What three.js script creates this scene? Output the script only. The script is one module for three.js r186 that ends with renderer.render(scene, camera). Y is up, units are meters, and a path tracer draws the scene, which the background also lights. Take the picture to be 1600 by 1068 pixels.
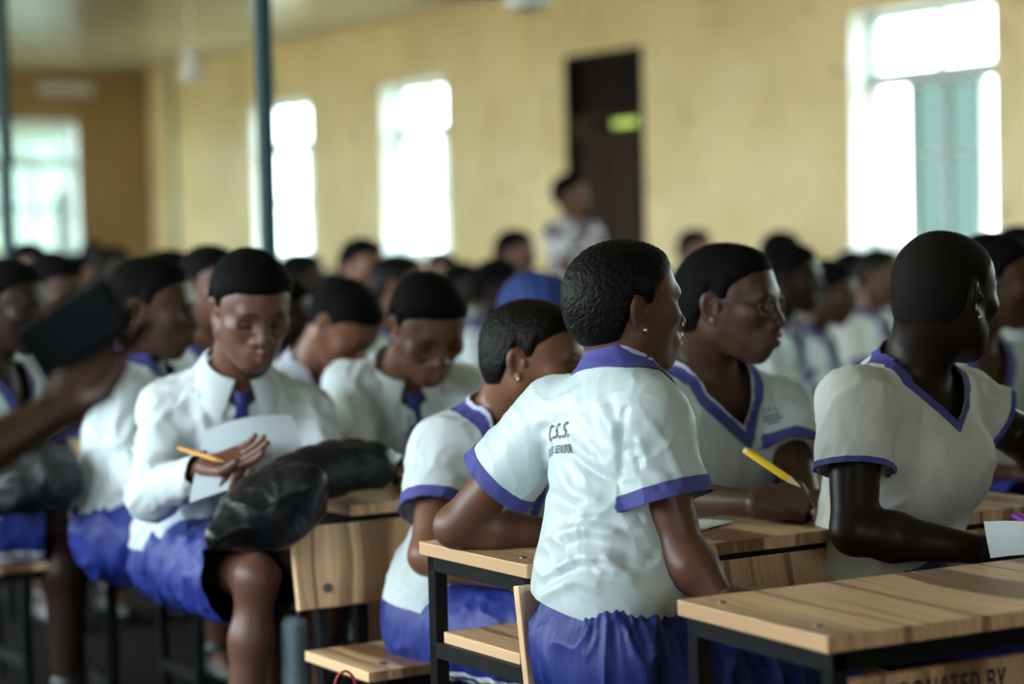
import * as THREE from 'three';
import { RoundedBoxGeometry } from 'three/addons/geometries/RoundedBoxGeometry.js';
import { mergeGeometries } from 'three/addons/utils/BufferGeometryUtils.js';
import { DecalGeometry } from 'three/addons/geometries/DecalGeometry.js';
import { RectAreaLightUniformsLib } from 'three/addons/lights/RectAreaLightUniformsLib.js';
import { createNoise2D, createNoise3D } from 'simplex-noise';

// ---------------------------------------------------------------- camera, sky, sun, exposure
const scene = new THREE.Scene();
const EYE = [0, 1.22, 9.2], YAW = 31.8, PITCH = 2.7, ROLL = -1.35, FPX = 3333;
const camera = new THREE.PerspectiveCamera(2 * Math.atan(534 / FPX) * 180 / Math.PI, 1600 / 1068, 0.05, 200);
const rad = (d) => d * Math.PI / 180;
camera.position.set(...EYE);
camera.lookAt(EYE[0] - Math.cos(rad(YAW)) * Math.cos(rad(PITCH)), EYE[1] - Math.sin(rad(PITCH)), EYE[2] - Math.sin(rad(YAW)) * Math.cos(rad(PITCH)));
camera.rotateZ(rad(ROLL));
camera.focus = 3.47;
camera.userData.fStop = 1.95;
scene.add(camera);
camera.updateMatrixWorld(true);

const renderer = new THREE.WebGLRenderer({ antialias: true });
renderer.toneMapping = THREE.LinearToneMapping;
renderer.toneMappingExposure = 2.35;
renderer.shadowMap.enabled = true;
renderer.shadowMap.type = THREE.PCFSoftShadowMap;

const SKY = 6.0;
{ // pale overcast sky, a little cooler overhead
  const w = 64, h = 32, d = new Float32Array(w * h * 4);
  for (let y = 0; y < h; y++) for (let x = 0; x < w; x++) {
    const up = Math.max(0, ((y + 0.5) / h - 0.5) * 2), i = (y * w + x) * 4;
    d[i] = SKY * (0.86 - 0.08 * up); d[i + 1] = SKY * (1.0 - 0.03 * up); d[i + 2] = SKY * (1.05 + 0.05 * up); d[i + 3] = 1;
  }
  const t = new THREE.DataTexture(d, w, h, THREE.RGBAFormat, THREE.FloatType);
  t.mapping = THREE.EquirectangularReflectionMapping; t.magFilter = t.minFilter = THREE.LinearFilter; t.needsUpdate = true;
  scene.background = t;
}
const sun = new THREE.DirectionalLight(new THREE.Color(1, 0.96, 0.86), 9);
sun.position.set(-14, 26, -14); sun.target.position.set(-10, 0, 0);
sun.castShadow = true; sun.shadow.mapSize.set(4096, 4096); sun.shadow.radius = 2;
Object.assign(sun.shadow.camera, { left: -30, right: 30, top: 30, bottom: -30, near: 1, far: 90 });
scene.add(sun, sun.target);

// ---------------------------------------------------------------- small helpers
let seedState = 7;
function rng(seed) { let s = seed >>> 0; return () => { s = (s + 0x6d2b79f5) | 0; let t = Math.imul(s ^ (s >>> 15), 1 | s); t = (t + Math.imul(t ^ (t >>> 7), 61 | t)) ^ t; return ((t ^ (t >>> 14)) >>> 0) / 4294967296; }; }
const n3 = createNoise3D(rng(11)), n2 = createNoise2D(rng(23));
const add = (a, b) => [a[0] + b[0], a[1] + b[1], a[2] + b[2]];
const sub = (a, b) => [a[0] - b[0], a[1] - b[1], a[2] - b[2]];
const mul = (a, s) => [a[0] * s, a[1] * s, a[2] * s];
const mad = (a, b, s) => [a[0] + b[0] * s, a[1] + b[1] * s, a[2] + b[2] * s];
const dot = (a, b) => a[0] * b[0] + a[1] * b[1] + a[2] * b[2];
const cross = (a, b) => [a[1] * b[2] - a[2] * b[1], a[2] * b[0] - a[0] * b[2], a[0] * b[1] - a[1] * b[0]];
const len = (a) => Math.hypot(a[0], a[1], a[2]);
const nrm = (a) => { const l = len(a) || 1; return [a[0] / l, a[1] / l, a[2] / l]; };
const mix = (a, b, t) => [a[0] + (b[0] - a[0]) * t, a[1] + (b[1] - a[1]) * t, a[2] + (b[2] - a[2]) * t];
const clamp = (x, a, b) => (x < a ? a : x > b ? b : x);
const sstep = (a, b, x) => { const t = clamp((x - a) / (b - a), 0, 1); return t * t * (3 - 2 * t); };
const rotAbout = (v, axis, ang) => { const c = Math.cos(ang), s = Math.sin(ang), k = dot(axis, v); return add(add(mul(v, c), mul(cross(axis, v), s)), mul(axis, k * (1 - c))); };

// heading in the room: 0 looks towards the camera, 90 towards the window wall at right, 180 away from the camera
const FW = [-Math.cos(rad(YAW)), 0, -Math.sin(rad(YAW))], RT = [-FW[2], 0, FW[0]];
const heading = (deg) => add(mul(FW, -Math.cos(rad(deg))), mul(RT, Math.sin(rad(deg))));

const used = {};
function numbered(n) { const k = (used[n] = (used[n] ?? -1) + 1); return k ? n + '_' + String(k).padStart(3, '0') : n; }
function tag(o, label, category, group) { o.userData = { ...o.userData, label, category }; if (group) o.userData.group = group; return o; }
function shadow(o) { o.castShadow = o.receiveShadow = true; return o; }
function thing(name, label, category, pos = [0, 0, 0], turn = 0, group) {
  const o = new THREE.Group(); o.name = numbered(name); o.position.set(...pos); o.rotation.y = turn; scene.add(o); return tag(o, label, category, group);
}
function part(name, geo, mat, parent) { const m = shadow(new THREE.Mesh(geo, mat)); m.name = parent === scene ? numbered(name) : name; parent.add(m); return m; }
function struct(name, geo, mat, parent = scene) { const m = part(name, geo, mat, parent); if (parent === scene) m.userData.kind = 'structure'; return m; }
const box = (w, h, d, x = 0, y = 0, z = 0, r = 0) => { const g = r ? new RoundedBoxGeometry(w, h, d, 2, r) : new THREE.BoxGeometry(w, h, d); g.translate(x, y, z); return g; };
const span = (x0, x1, y0, y1, z0, z1, r = 0) => box(x1 - x0, y1 - y0, z1 - z0, (x0 + x1) / 2, (y0 + y1) / 2, (z0 + z1) / 2, r);
function worldUV(g, s = 1) { // box mapping in metres
  const p = g.attributes.position, n = g.attributes.normal, uv = new Float32Array(p.count * 2);
  for (let i = 0; i < p.count; i++) {
    const ax = Math.abs(n.getX(i)), ay = Math.abs(n.getY(i)), az = Math.abs(n.getZ(i));
    const [u, v] = ay > ax && ay > az ? [p.getX(i), p.getZ(i)] : ax > az ? [p.getZ(i), p.getY(i)] : [p.getX(i), p.getY(i)];
    uv[i * 2] = u * s; uv[i * 2 + 1] = v * s;
  }
  g.setAttribute('uv', new THREE.BufferAttribute(uv, 2)); return g;
}
function bar(a, b, w, h, upv = [0, 1, 0]) { // square bar from a to b
  const d = nrm(sub(b, a)), s = nrm(cross(d, Math.abs(dot(d, upv)) > 0.95 ? [1, 0, 0] : upv)), u = cross(s, d), L = len(sub(b, a));
  const g = new THREE.BoxGeometry(w, h, L); const m = new THREE.Matrix4().makeBasis(new THREE.Vector3(...s), new THREE.Vector3(...u), new THREE.Vector3(...mul(d, -1)));
  m.setPosition(...mix(a, b, 0.5)); g.applyMatrix4(m); return g;
}
function canvasTex(w, h, draw, srgb = true) {
  const c = document.createElement('canvas'); c.width = w; c.height = h; const x = c.getContext('2d'); draw(x, w, h);
  const t = new THREE.CanvasTexture(c); if (srgb) t.colorSpace = THREE.SRGBColorSpace; t.wrapS = t.wrapT = THREE.RepeatWrapping; return t;
}
function dataTex(w, h, f, srgb = true) { // f(x, y) -> [r, g, b] in 0..255
  const d = new Uint8Array(w * h * 4);
  for (let y = 0; y < h; y++) for (let x = 0; x < w; x++) { const c = f(x, y), i = (y * w + x) * 4; d[i] = clamp(c[0], 0, 255); d[i + 1] = clamp(c[1], 0, 255); d[i + 2] = clamp(c[2], 0, 255); d[i + 3] = 255; }
  const t = new THREE.DataTexture(d, w, h); t.magFilter = THREE.LinearFilter; t.minFilter = THREE.LinearMipmapLinearFilter; t.generateMipmaps = true; t.wrapS = t.wrapT = THREE.RepeatWrapping;
  if (srgb) t.colorSpace = THREE.SRGBColorSpace; t.needsUpdate = true; return t;
}
const std = (o) => new THREE.MeshPhysicalMaterial({ roughness: 0.8, ...o });
const lin = (r, g, b) => new THREE.Color().setRGB(r, g, b);

// ---------------------------------------------------------------- materials
const tileNoise = (x, y, w, h, s, o = 0) => { // seamless in both directions
  const a = x / w * Math.PI * 2, b = y / h * Math.PI * 2; return n3(Math.cos(a) * s + o, Math.sin(a) * s + Math.cos(b) * s * 1.3, Math.sin(b) * s * 1.3 - o);
};
const fbm = (x, y, f) => 0.62 * n2(x * f, y * f) + 0.3 * n2(x * f * 2.1 + 7, y * f * 2.1) + 0.15 * n2(x * f * 4.3, y * f * 4.3 + 3);
const woodTex = dataTex(1024, 512, (x, y) => { // zebra laminate: streaks run along v, u is across the grain
  const u = x / 1024, v = y / 512, wob = 0.012 * n2(u * 5, v * 1.2) + 0.006 * n2(u * 17 + 9, v * 2.5);
  const q = u + wob, band = n2(q * 9, 3.1 + v * 0.12), fine = n2(q * 55, 8 + v * 0.5), hair = n2(q * 190, 20 + v * 1.6);
  const dark = sstep(0.14, 0.58, band + 0.3 * fine) * 0.85 + sstep(0.3, 0.75, n2(q * 26, 40 + v * 0.3)) * 0.6;
  const k = clamp(dark, 0, 1), l = 1 + 0.05 * fine + 0.06 * hair + 0.07 * n2(q * 3, v);
  return [(224 - 104 * k) * l, (184 - 100 * k) * l, (140 - 86 * k) * l];
});
const wallTex = dataTex(1024, 512, (x, y) => { // ochre distemper with rubbed and damp patches
  const a = fbm(x / 1024 * 8, y / 512 * 4, 0.45), b = fbm(x / 1024 * 8 + 31, y / 512 * 4, 1.1), c = fbm(x / 1024 * 8, y / 512 * 4 + 7, 5), spot = sstep(0.52, 0.75, fbm(x / 1024 * 8 + 50, y / 512 * 4 + 9, 1.6));
  const l = 1 + 0.05 * a + 0.03 * b + 0.02 * c - 0.10 * spot, p = 0.5 + 0.5 * b;
  return [(245 + 3 * p) * l, (217 + 7 * p) * l, (150 + 24 * p) * l];
});
wallTex.repeat.set(1 / 8, 1 / 4);
const wallBump = dataTex(256, 256, (x, y) => { const v = 128 + 60 * tileNoise(x, y, 256, 256, 9) + 40 * tileNoise(x, y, 256, 256, 25, 3); return [v, v, v]; }, false);
const floorTex = dataTex(512, 512, (x, y) => { const l = 1 + 0.14 * tileNoise(x, y, 512, 512, 2) + 0.1 * tileNoise(x, y, 512, 512, 12, 5) + 0.06 * tileNoise(x, y, 512, 512, 40, 2); return [22 * l, 21 * l, 21 * l]; });
floorTex.repeat.set(0.3, 0.3);
const M = {
  wall: std({ map: wallTex, roughness: 0.42, bumpMap: wallBump, bumpScale: 0.002 }),
  wallBackShaded: std({ map: wallTex, color: lin(0.36, 0.29, 0.22), roughness: 0.5, bumpMap: wallBump, bumpScale: 0.002 }),  // same wall paint, darkened: the shade on the end wall is in this tint
  dado: std({ color: lin(0.018, 0.016, 0.016), roughness: 0.5 }),
  ceiling: std({ color: lin(0.68, 0.62, 0.45), roughness: 0.22 }),
  ceilingBatten: std({ color: lin(0.42, 0.41, 0.30), roughness: 0.5 }),
  floor: std({ map: floorTex, roughness: 0.9, specularIntensity: 0.3 }),
  white: std({ color: lin(0.78, 0.80, 0.78), roughness: 0.5 }),
  frame: std({ color: lin(0.55, 0.62, 0.60), roughness: 0.5 }),
  glass: std({ color: lin(0.9, 0.97, 0.95), roughness: 0.02, transmission: 1, thickness: 0, ior: 1.5 }),
  slot: std({ color: lin(0.26, 0.28, 0.12), roughness: 0.05, transmission: 1, thickness: 0, ior: 1.5 }),
  tinted: std({ color: lin(0.17, 0.21, 0.195), roughness: 0.05, transmission: 1, thickness: 0, ior: 1.5 }),
  doorWood: std({ color: lin(0.045, 0.027, 0.019), roughness: 0.7, specularIntensity: 0.25 }),
  doorDark: std({ color: lin(0.016, 0.011, 0.009), roughness: 0.7, specularIntensity: 0.2 }),
  teal: std({ color: lin(0.008, 0.045, 0.052), roughness: 0.5, specularIntensity: 0.5 }),
  wood: std({ map: woodTex, roughness: 0.34 }),
  woodEdge: std({ color: lin(0.50, 0.31, 0.15), roughness: 0.5 }),
  iron: std({ color: lin(0.005, 0.006, 0.0065), roughness: 0.4, specularIntensity: 0.45, bumpMap: wallBump, bumpScale: 0.0015 }),
  bolt: std({ color: lin(0.12, 0.10, 0.08), roughness: 0.35, metalness: 0.9 }),
  lampBody: std({ color: lin(0.75, 0.75, 0.68), roughness: 0.4 }),
  ground: std({ color: lin(0.30, 0.26, 0.17), roughness: 0.95 }),
  outWall: std({ color: lin(0.75, 0.77, 0.72), roughness: 0.9 }),
  roofing: std({ color: lin(0.25, 0.20, 0.17), roughness: 0.8 }),
  leaf: std({ color: lin(0.26, 0.33, 0.07), roughness: 0.7 }),
  trunk: std({ color: lin(0.12, 0.08, 0.05), roughness: 0.9 }),
};
// ---------------------------------------------------------------- the room
const X0 = -22.41, X1 = 3.6, Z1 = 10.7, HC = 3.22, SILL = 1.1, HEAD = 2.65, T = 0.28;
struct('floor', span(X0 - T, X1 + T, -0.15, 0, -T, Z1 + T), M.floor);
const ceil = struct('ceiling', span(X0 - T, X1 + T, HC + 0.012, HC + 0.18, -T, Z1 + T), M.ceiling);
{ // ceiling boards between thin cover strips
  const g = [], xs = []; for (let x = X0; x < X1; x += 1.2) xs.push(x);
  for (let i = 0; i < xs.length; i++) for (let z = 0; z < Z1; z += 2.4) {
    const b = span(xs[i] + 0.004, Math.min(xs[i] + 1.196, X1), HC, HC + 0.012, z + 0.004, Math.min(z + 2.396, Z1)); part('ceiling_board', b, M.ceiling, ceil);
  }
  for (const x of xs) part('cover_strip', span(x - 0.025, x + 0.025, HC - 0.008, HC, 0, Z1), M.ceilingBatten, ceil);
}
// a wall with openings, cut into piers, aprons and lintels; along() maps (s, depth) to (x, z)
function wallWith(name, s0, s1, openings, along) {
  const g = [], d = [], seg = (a, b, y0, y1, list, inset = 0) => { const [p, q] = [along(a, inset), along(b, -T)]; list.push(span(Math.min(p[0], q[0]), Math.max(p[0], q[0]), y0, y1, Math.min(p[1], q[1]), Math.max(p[1], q[1]))); };
  let c = s0;
  const DADO = 0.98;
  for (const o of [...openings].sort((a, b) => a[0] - b[0])) {
    if (o[0] > c) { seg(c, o[0], 0, HC + 0.02, g); seg(c, o[0], 0, DADO, d, 0.006); }
    if (o[2] > 0) { seg(o[0], o[1], 0, o[2], g); seg(o[0], o[1], 0, DADO, d, 0.006); }
    seg(o[0], o[1], o[3], HC + 0.02, g); c = o[1];
  }
  if (c < s1) { seg(c, s1, 0, HC + 0.02, g); seg(c, s1, 0, DADO, d, 0.006); }
  const w = struct(name, worldUV(mergeGeometries(g)), name === 'wall_back' ? M.wallBackShaded : M.wall);
  part('dado', mergeGeometries(d), M.dado, w);
  return w;
}
const far = [[-19.72, -18.42], [-16.98, -15.82], [-10.62, -9.30], [-8.2, -6.0], [-5.0, -2.8]].map(([a, b]) => [a, b, SILL, HEAD]);
const door = [-13.94, -12.92, 0, 2.64];
const alongFar = (s, d) => [s, d], alongEnd = (s, d) => [X0 + d, s], alongSide = (s, d) => [s, Z1 - d], alongNear = (s, d) => [X1 - d, s];
const endW = [[0.84, 2.15], [4.2, 5.5], [7.9, 9.2]].map(([a, b]) => [a, b, SILL + 0.1, HEAD]);
const sideW = [-20.4, -17.4, -14.4, -11.4, -8.4, -5.4, -2.4].map((a) => [a, a + (a > -3 ? 0.9 : 2.3), 0.85, 2.85]);
const nearW = [[8.5, 9.5]].map(([a, b]) => [a, b, 0.9, 2.65]);
wallWith('wall_right', X0 - T, X1 + T, [...far, door], alongFar);
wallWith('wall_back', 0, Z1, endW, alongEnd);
wallWith('wall_left', X0 - T, X1 + T, sideW, alongSide);
wallWith('wall_front', 0, Z1, nearW, alongNear);
// windows: painted lining, frame, middle rail, mullions, panes
let windowNo = 0;
function buildWindow([a, b, y0, y1], along, kind) {
  const root = new THREE.Group(); root.name = 'window_' + (++windowNo); root.userData.kind = 'structure'; scene.add(root);
  const m = (s0, s1, ya, yb, d0, d1) => { const p = along(s0, d0), q = along(s1, d1); return span(Math.min(p[0], q[0]), Math.max(p[0], q[0]), ya, yb, Math.min(p[1], q[1]), Math.max(p[1], q[1])); };
  const R = 2.2; // height of the middle rail
  part('lining', mergeGeometries([m(a, a + 0.02, y0, y1, 0.004, -T), m(b - 0.02, b, y0, y1, 0.004, -T), m(a, b, y1 - 0.02, y1, 0.004, -T)]), M.white, root);
  part('sill', m(a - 0.05, b + 0.05, y0 - 0.03, y0 + 0.02, 0.05, -T), M.white, root);
  const f = [m(a + 0.02, a + 0.07, y0, y1, -0.16, -0.21), m(b - 0.07, b - 0.02, y0, y1, -0.16, -0.21), m(a, b, y1 - 0.07, y1 - 0.02, -0.16, -0.21), m(a, b, y0 + 0.02, y0 + 0.07, -0.16, -0.21)];
  part('frame', mergeGeometries(f), M.frame, root);
  part('rail', m(a + 0.05, b - 0.05, R - 0.05, R + 0.05, -0.15, -0.22), M.frame, root);
  const c = (a + b) / 2, t = 0.022;
  part('mullion', m(c - 0.02, c + 0.02, R, y1 - 0.03, -0.165, -0.205), M.frame, root);
  part('pane', m(a + 0.07, c - 0.02, R + 0.03, y1 - 0.07, -0.184, -0.186), M.glass, root);
  part('pane', m(c + 0.02, b - 0.07, R + 0.03, y1 - 0.07, -0.184, -0.186), M.glass, root);
  if (kind === 'casement') { // side lights stand open, the fixed middle is tinted
    const l = a + 0.30 * (b - a), r = b - 0.23 * (b - a), hh = (y0 + R) / 2 + 0.06;
    for (const s of [l, r]) part('mullion', m(s - 0.025, s + 0.025, y0, R, -0.16, -0.21), M.frame, root);
    part('mullion', m((l + r) / 2 - 0.022, (l + r) / 2 + 0.022, y0, R, -0.165, -0.205), M.frame, root);
    part('glazing_bar', m(l, r, hh - 0.015, hh + 0.015, -0.17, -0.20), M.frame, root);
    for (const [p, q] of [[l + 0.025, (l + r) / 2 - 0.022], [(l + r) / 2 + 0.022, r - 0.025]]) for (const [u, v] of [[y0 + 0.07, hh - 0.015], [hh + 0.015, R - 0.03]]) part('pane', m(p, q, u, v, -0.184, -0.186), M.tinted, root);
  } else {
    for (let i = 1; i < 3; i++) part('mullion', m(a + (b - a) * i / 3 - t, a + (b - a) * i / 3 + t, y0, R, -0.17, -0.20), M.frame, root);
    const hh = (y0 + R) / 2; part('glazing_bar', m(a + 0.05, b - 0.05, hh - t, hh + t, -0.17, -0.20), M.frame, root);
    for (let i = 0; i < 3; i++) for (const [u, v] of [[y0 + 0.07, hh - t], [hh + t, R - 0.03]]) part('pane', m(a + (b - a) * i / 3 + (i ? t : 0.07), a + (b - a) * (i + 1) / 3 - (i < 2 ? t : 0.07), u, v, -0.184, -0.186), M.glass, root);
  }
}
far.forEach((w, i) => buildWindow(w, alongFar, i === 2 ? 'casement' : 'sash'));
endW.forEach((w) => buildWindow(w, alongEnd, 'sash'));
{ // openings behind the photographer are plain: lining and sill only
  const plain = (list, along) => list.forEach(([a, b, y0, y1]) => {
    const root = new THREE.Group(); root.name = 'window_' + (++windowNo); root.userData.kind = 'structure'; scene.add(root);
    const m = (s0, s1, ya, yb, d0, d1) => { const p = along(s0, d0), q = along(s1, d1); return span(Math.min(p[0], q[0]), Math.max(p[0], q[0]), ya, yb, Math.min(p[1], q[1]), Math.max(p[1], q[1])); };
    part('lining', mergeGeometries([m(a, a + 0.02, y0, y1, 0.004, -T), m(b - 0.02, b, y0, y1, 0.004, -T), m(a, b, y1 - 0.02, y1, 0.004, -T)]), M.white, root);
    part('sill', m(a - 0.05, b + 0.05, y0 - 0.03, y0 + 0.02, 0.05, -T), M.white, root);
    part('frame', mergeGeometries([m(a + 0.02, a + 0.07, y0, y1, -0.16, -0.21), m(b - 0.07, b - 0.02, y0, y1, -0.16, -0.21), m((a + b) / 2 - 0.02, (a + b) / 2 + 0.02, y0, y1, -0.16, -0.21)]), M.frame, root);
  });
  plain(sideW, alongSide); plain(nearW, alongNear);
}
{ // panelled double door with a boarded transom; daylight comes through a slot above the leaves
  const [a, b, , top] = door, c = (a + b) / 2, d = new THREE.Group(); d.name = 'door_1'; d.userData.kind = 'structure'; scene.add(d);
  part('door_frame', mergeGeometries([span(a, a + 0.05, 0, top, -0.2, 0.02), span(b - 0.05, b, 0, top, -0.2, 0.02), span(a, b, top - 0.05, top, -0.2, 0.02)]), M.doorDark, d);
  part('transom_bar', mergeGeometries([span(a + 0.05, b - 0.05, 2.0, 2.06, -0.18, 0.0), span(a + 0.05, b - 0.05, 2.13, 2.17, -0.18, 0.0), span(a + 0.05, a + 0.36, 2.06, 2.13, -0.18, 0)]), M.doorWood, d);
  part('transom_panel', span(a + 0.05, b - 0.05, 2.17, top - 0.05, -0.14, -0.1), M.doorDark, d);
  part('transom_pane', span(a + 0.36, b - 0.05, 2.06, 2.13, -0.14, -0.137), M.slot, d);
  for (const [p, q] of [[a + 0.05, c - 0.003], [c + 0.003, b - 0.05]]) {
    const leaf = part('door_leaf', span(p, q, 0.01, 2.0, -0.12, -0.07), M.doorWood, d);
    for (const [u, v] of [[0.15, 0.85], [1.0, 1.88]]) part('raised_panel', span(p + 0.09, q - 0.09, u, v, -0.075, -0.052, 0.008), M.doorWood, leaf);
  }
}
// slender steel columns carrying the ceiling, and a pipe on the far wall
for (const [p, label] of [[[-6.562, 1.405, 6.088], 'slender dark teal steel column in front of the narrow window'], [[-9.953, 1.511, 5.849], 'slender dark teal steel column at the left edge before the end window']]) {
  const c = thing('steel_column', label, 'column', [p[0], 0, p[2]]);
  part('shaft', new THREE.CylinderGeometry(0.031, 0.031, HC, 20).translate(0, HC / 2, 0), M.teal, c);
  part('base_plate', span(-0.08, 0.08, 0, 0.012, -0.08, 0.08), M.teal, c); part('top_plate', span(-0.08, 0.08, HC - 0.02, HC - 0.008, -0.08, 0.08), M.teal, c);
}
{ const o = tag(part('wall_pipe', new THREE.CylinderGeometry(0.022, 0.022, HC - 0.01, 12).translate(-21.68, HC / 2, 0.03), std({ color: lin(0.16, 0.25, 0.22), roughness: 0.5 }), scene), 'pale green pipe running up the far end of the yellow wall', 'pipe'); }
function tube(name, label, c, dir, L) { // fluorescent batten, unlit
  const t = thing(name, label, 'lamp', c, dir);
  part('batten', span(-L / 2, L / 2, 0, 0.06, -0.03, 0.03, 0.01), M.lampBody, t);
  part('tube', new THREE.CylinderGeometry(0.016, 0.016, L - 0.08, 12).rotateZ(Math.PI / 2).translate(0, -0.03, 0), M.lampBody, t);
  for (const s of [-1, 1]) part('holder', span(s * (L / 2 - 0.03) - 0.012, s * (L / 2 - 0.03) + 0.012, -0.05, 0.0, -0.02, 0.02), M.lampBody, t);
  return t;
}
tube('tube_lamp', 'unlit tube lamp fixed high on the end wall', [X0 + 0.06, 2.98, 0.98], Math.PI / 2, 0.6);
{ // bare lamp hung from the ceiling, and a ceiling fan at the top of the picture
  const p = [-13.046, 2.41, 3.537], o = thing('pendant_lamp', 'white pendant lamp hanging from the ceiling near the far corner', 'lamp', [p[0], 0, p[2]]);
  part('cord', new THREE.CylinderGeometry(0.006, 0.006, HC - p[1] - 0.1, 8).translate(0, (HC + p[1] + 0.1) / 2, 0), M.lampBody, o);
  part('shade', new THREE.LatheGeometry([[0.02, 0.13], [0.04, 0.12], [0.055, 0.05], [0.06, -0.02], [0.075, -0.09], [0.07, -0.09], [0.052, -0.02], [0.02, 0.1]].map((q) => new THREE.Vector2(...q)), 24).translate(0, p[1], 0), M.lampBody, o);
  part('bulb', new THREE.SphereGeometry(0.035, 16, 12).translate(0, p[1] - 0.06, 0), M.lampBody, o);
  const q = [-8.074, 2.28, 4.078], f = thing('ceiling_fan', 'pale ceiling fan hub showing at the top edge', 'fan', [q[0], 0, q[2]]), fy = Math.min(q[1] + 0.02, HC - 0.12);
  part('rod', new THREE.CylinderGeometry(0.012, 0.012, HC - fy, 10).translate(0, (HC + fy) / 2, 0), M.lampBody, f);
  part('motor', new THREE.CylinderGeometry(0.11, 0.09, 0.09, 24).translate(0, fy, 0), M.lampBody, f);
  for (let k = 0; k < 3; k++) part('blade', span(0.1, 0.62, -0.004, 0.004, -0.06, 0.06).rotateX(0.15).rotateY(k * 2.094 + 0.5).translate(0, fy + 0.01, 0), M.lampBody, f);
}
// ---------------------------------------------------------------- outside
{
  const g = struct('ground', span(-75, 40, -0.6, -0.3, -60, 60), M.ground);
  const b = thing('school_building', 'white school block beyond the windows with a low roof', 'building', [-6, -0.3, -17]);
  part('wall', span(-9, 9, 0, 3.4, -2, 2), M.outWall, b);
  part('roof', (() => { const s = new THREE.Shape([[-2.8, 3.3], [2.8, 3.3], [0, 4.6]].map((p) => new THREE.Vector2(...p))); return new THREE.ExtrudeGeometry(s, { depth: 19, bevelEnabled: false }).rotateY(Math.PI / 2).translate(-9.5, 0, 0); })(), M.roofing, b);
  for (let i = 0; i < 6; i++) part('window', span(-8 + i * 2.8, -6.8 + i * 2.8, 1.2, 2.5, 1.98, 2.03), M.doorDark, b);
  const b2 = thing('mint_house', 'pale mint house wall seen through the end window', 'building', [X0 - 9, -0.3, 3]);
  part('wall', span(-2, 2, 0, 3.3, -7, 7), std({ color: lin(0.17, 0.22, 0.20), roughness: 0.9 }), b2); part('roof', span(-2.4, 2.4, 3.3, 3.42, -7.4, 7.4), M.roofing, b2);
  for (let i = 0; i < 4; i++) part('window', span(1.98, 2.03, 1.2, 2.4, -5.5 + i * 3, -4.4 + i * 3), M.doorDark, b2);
  const r = rng(5), tree = (x, z, s, label) => {
    const t = thing('tree', label, 'tree', [x, -0.3, z]);
    part('trunk', new THREE.CylinderGeometry(0.1 * s, 0.16 * s, 2.2 * s, 8).translate(0, 1.1 * s, 0), M.trunk, t);
    const gs = []; for (let i = 0; i < 520; i++) { const u = r() * 6.283, v = Math.acos(2 * r() - 1), R = (0.7 + 0.5 * r()) * s * 1.5; const q = new THREE.PlaneGeometry(0.34 * s, 0.2 * s); q.rotateX(r() * 6); q.rotateY(r() * 6); q.translate(Math.sin(v) * Math.cos(u) * R, 3 * s + Math.cos(v) * R * 0.85, Math.sin(v) * Math.sin(u) * R); gs.push(q); }
    part('foliage', mergeGeometries(gs), M.leaf, t).userData.kind = 'stuff';
  };
  tree(-27.5, 0.6, 0.42, 'low yellow-green tree outside the end window'); tree(-27.5, 2.9, 0.45, 'low green tree further left outside the end wall');
  tree(-24.5, -8, 0.6, 'small green tree outside the narrow window'); tree(-30, -14, 0.7, 'small green tree outside the middle window'); tree(-13.6, -7.5, 0.55, 'small green tree outside the large right window');
}
// ---------------------------------------------------------------- desks with their benches
// local axes: +x is the way the pupils face, the left end of the unit is at z = 0 and it runs to -z
const UW = 1.22;
const woodBoard = (x0, x1, y0, y1, z0, z1, rz = 0, cx = 0, cy = 0) => { // board with its face grain along x (or y), leaned about z
  const g = box(x1 - x0, y1 - y0, z1 - z0, (x0 + x1) / 2, (y0 + y1) / 2, (z0 + z1) / 2, 0.0022), p = g.attributes.position, n = g.attributes.normal, uv = new Float32Array(p.count * 2), h = (((x0 * 7.3 + y0 * 3.1) % 1) + 1) % 1;
  for (let i = 0; i < p.count; i++) { uv[i * 2] = p.getZ(i) / 1.25 + h; uv[i * 2 + 1] = (Math.abs(n.getY(i)) > 0.7 ? p.getX(i) : p.getY(i)) / 0.62 + h; }
  g.setAttribute('uv', new THREE.BufferAttribute(uv, 2));
  if (rz) { g.translate(-cx, -cy, 0); g.rotateZ(rz); g.translate(cx, cy, 0); }
  return g;
};
const IRON = 0.026, DD = 0.355;
const iron = (x0, x1, y0, y1, z0, z1) => span(x0, x1, y0, y1, z0, z1, 0.003);
function makeDesk() {
  const o = new THREE.Group(), D = DD, L = IRON;
  part('desk_top', woodBoard(0, D, 0.677, 0.70, -UW, 0), M.wood, o);
  part('book_shelf', woodBoard(0.045, D - 0.06, 0.525, 0.545, -UW + 0.02, -0.02), M.wood, o);
  part('front_panel', woodBoard(D - 0.052, D - 0.036, 0.38, 0.630, -UW + 0.03, -0.03), M.wood, o);
  for (const z of [-0.025, -UW + 0.025]) {
    for (const x of [0.02, D - 0.02]) part('leg', iron(x - L / 2, x + L / 2, 0, 0.677, z - L / 2, z + L / 2), M.iron, o);
    part('side_rail', iron(0.007, D - 0.007, 0.649, 0.677, z - L / 2, z + L / 2), M.iron, o);
    part('side_rail', iron(0.02, D - 0.02, 0.497, 0.525, z - L / 2, z + L / 2), M.iron, o);
    part('side_rail', iron(0.02, D - 0.02, 0.06, 0.086, z - L / 2, z + L / 2), M.iron, o);
    for (const x of [0.06, D - 0.07]) { const b = part('bolt', new THREE.CylinderGeometry(0.0065, 0.0075, 0.003, 16).translate(x, 0.7005, z + (z > -0.5 ? -0.012 : 0.012)), M.bolt, o); }
  }
  for (const x of [0.02, D - 0.02]) part('long_rail', iron(x - L / 2, x + L / 2, 0.649, 0.677, -UW + 0.03, -0.03), M.iron, o);
  return o;
}
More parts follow.
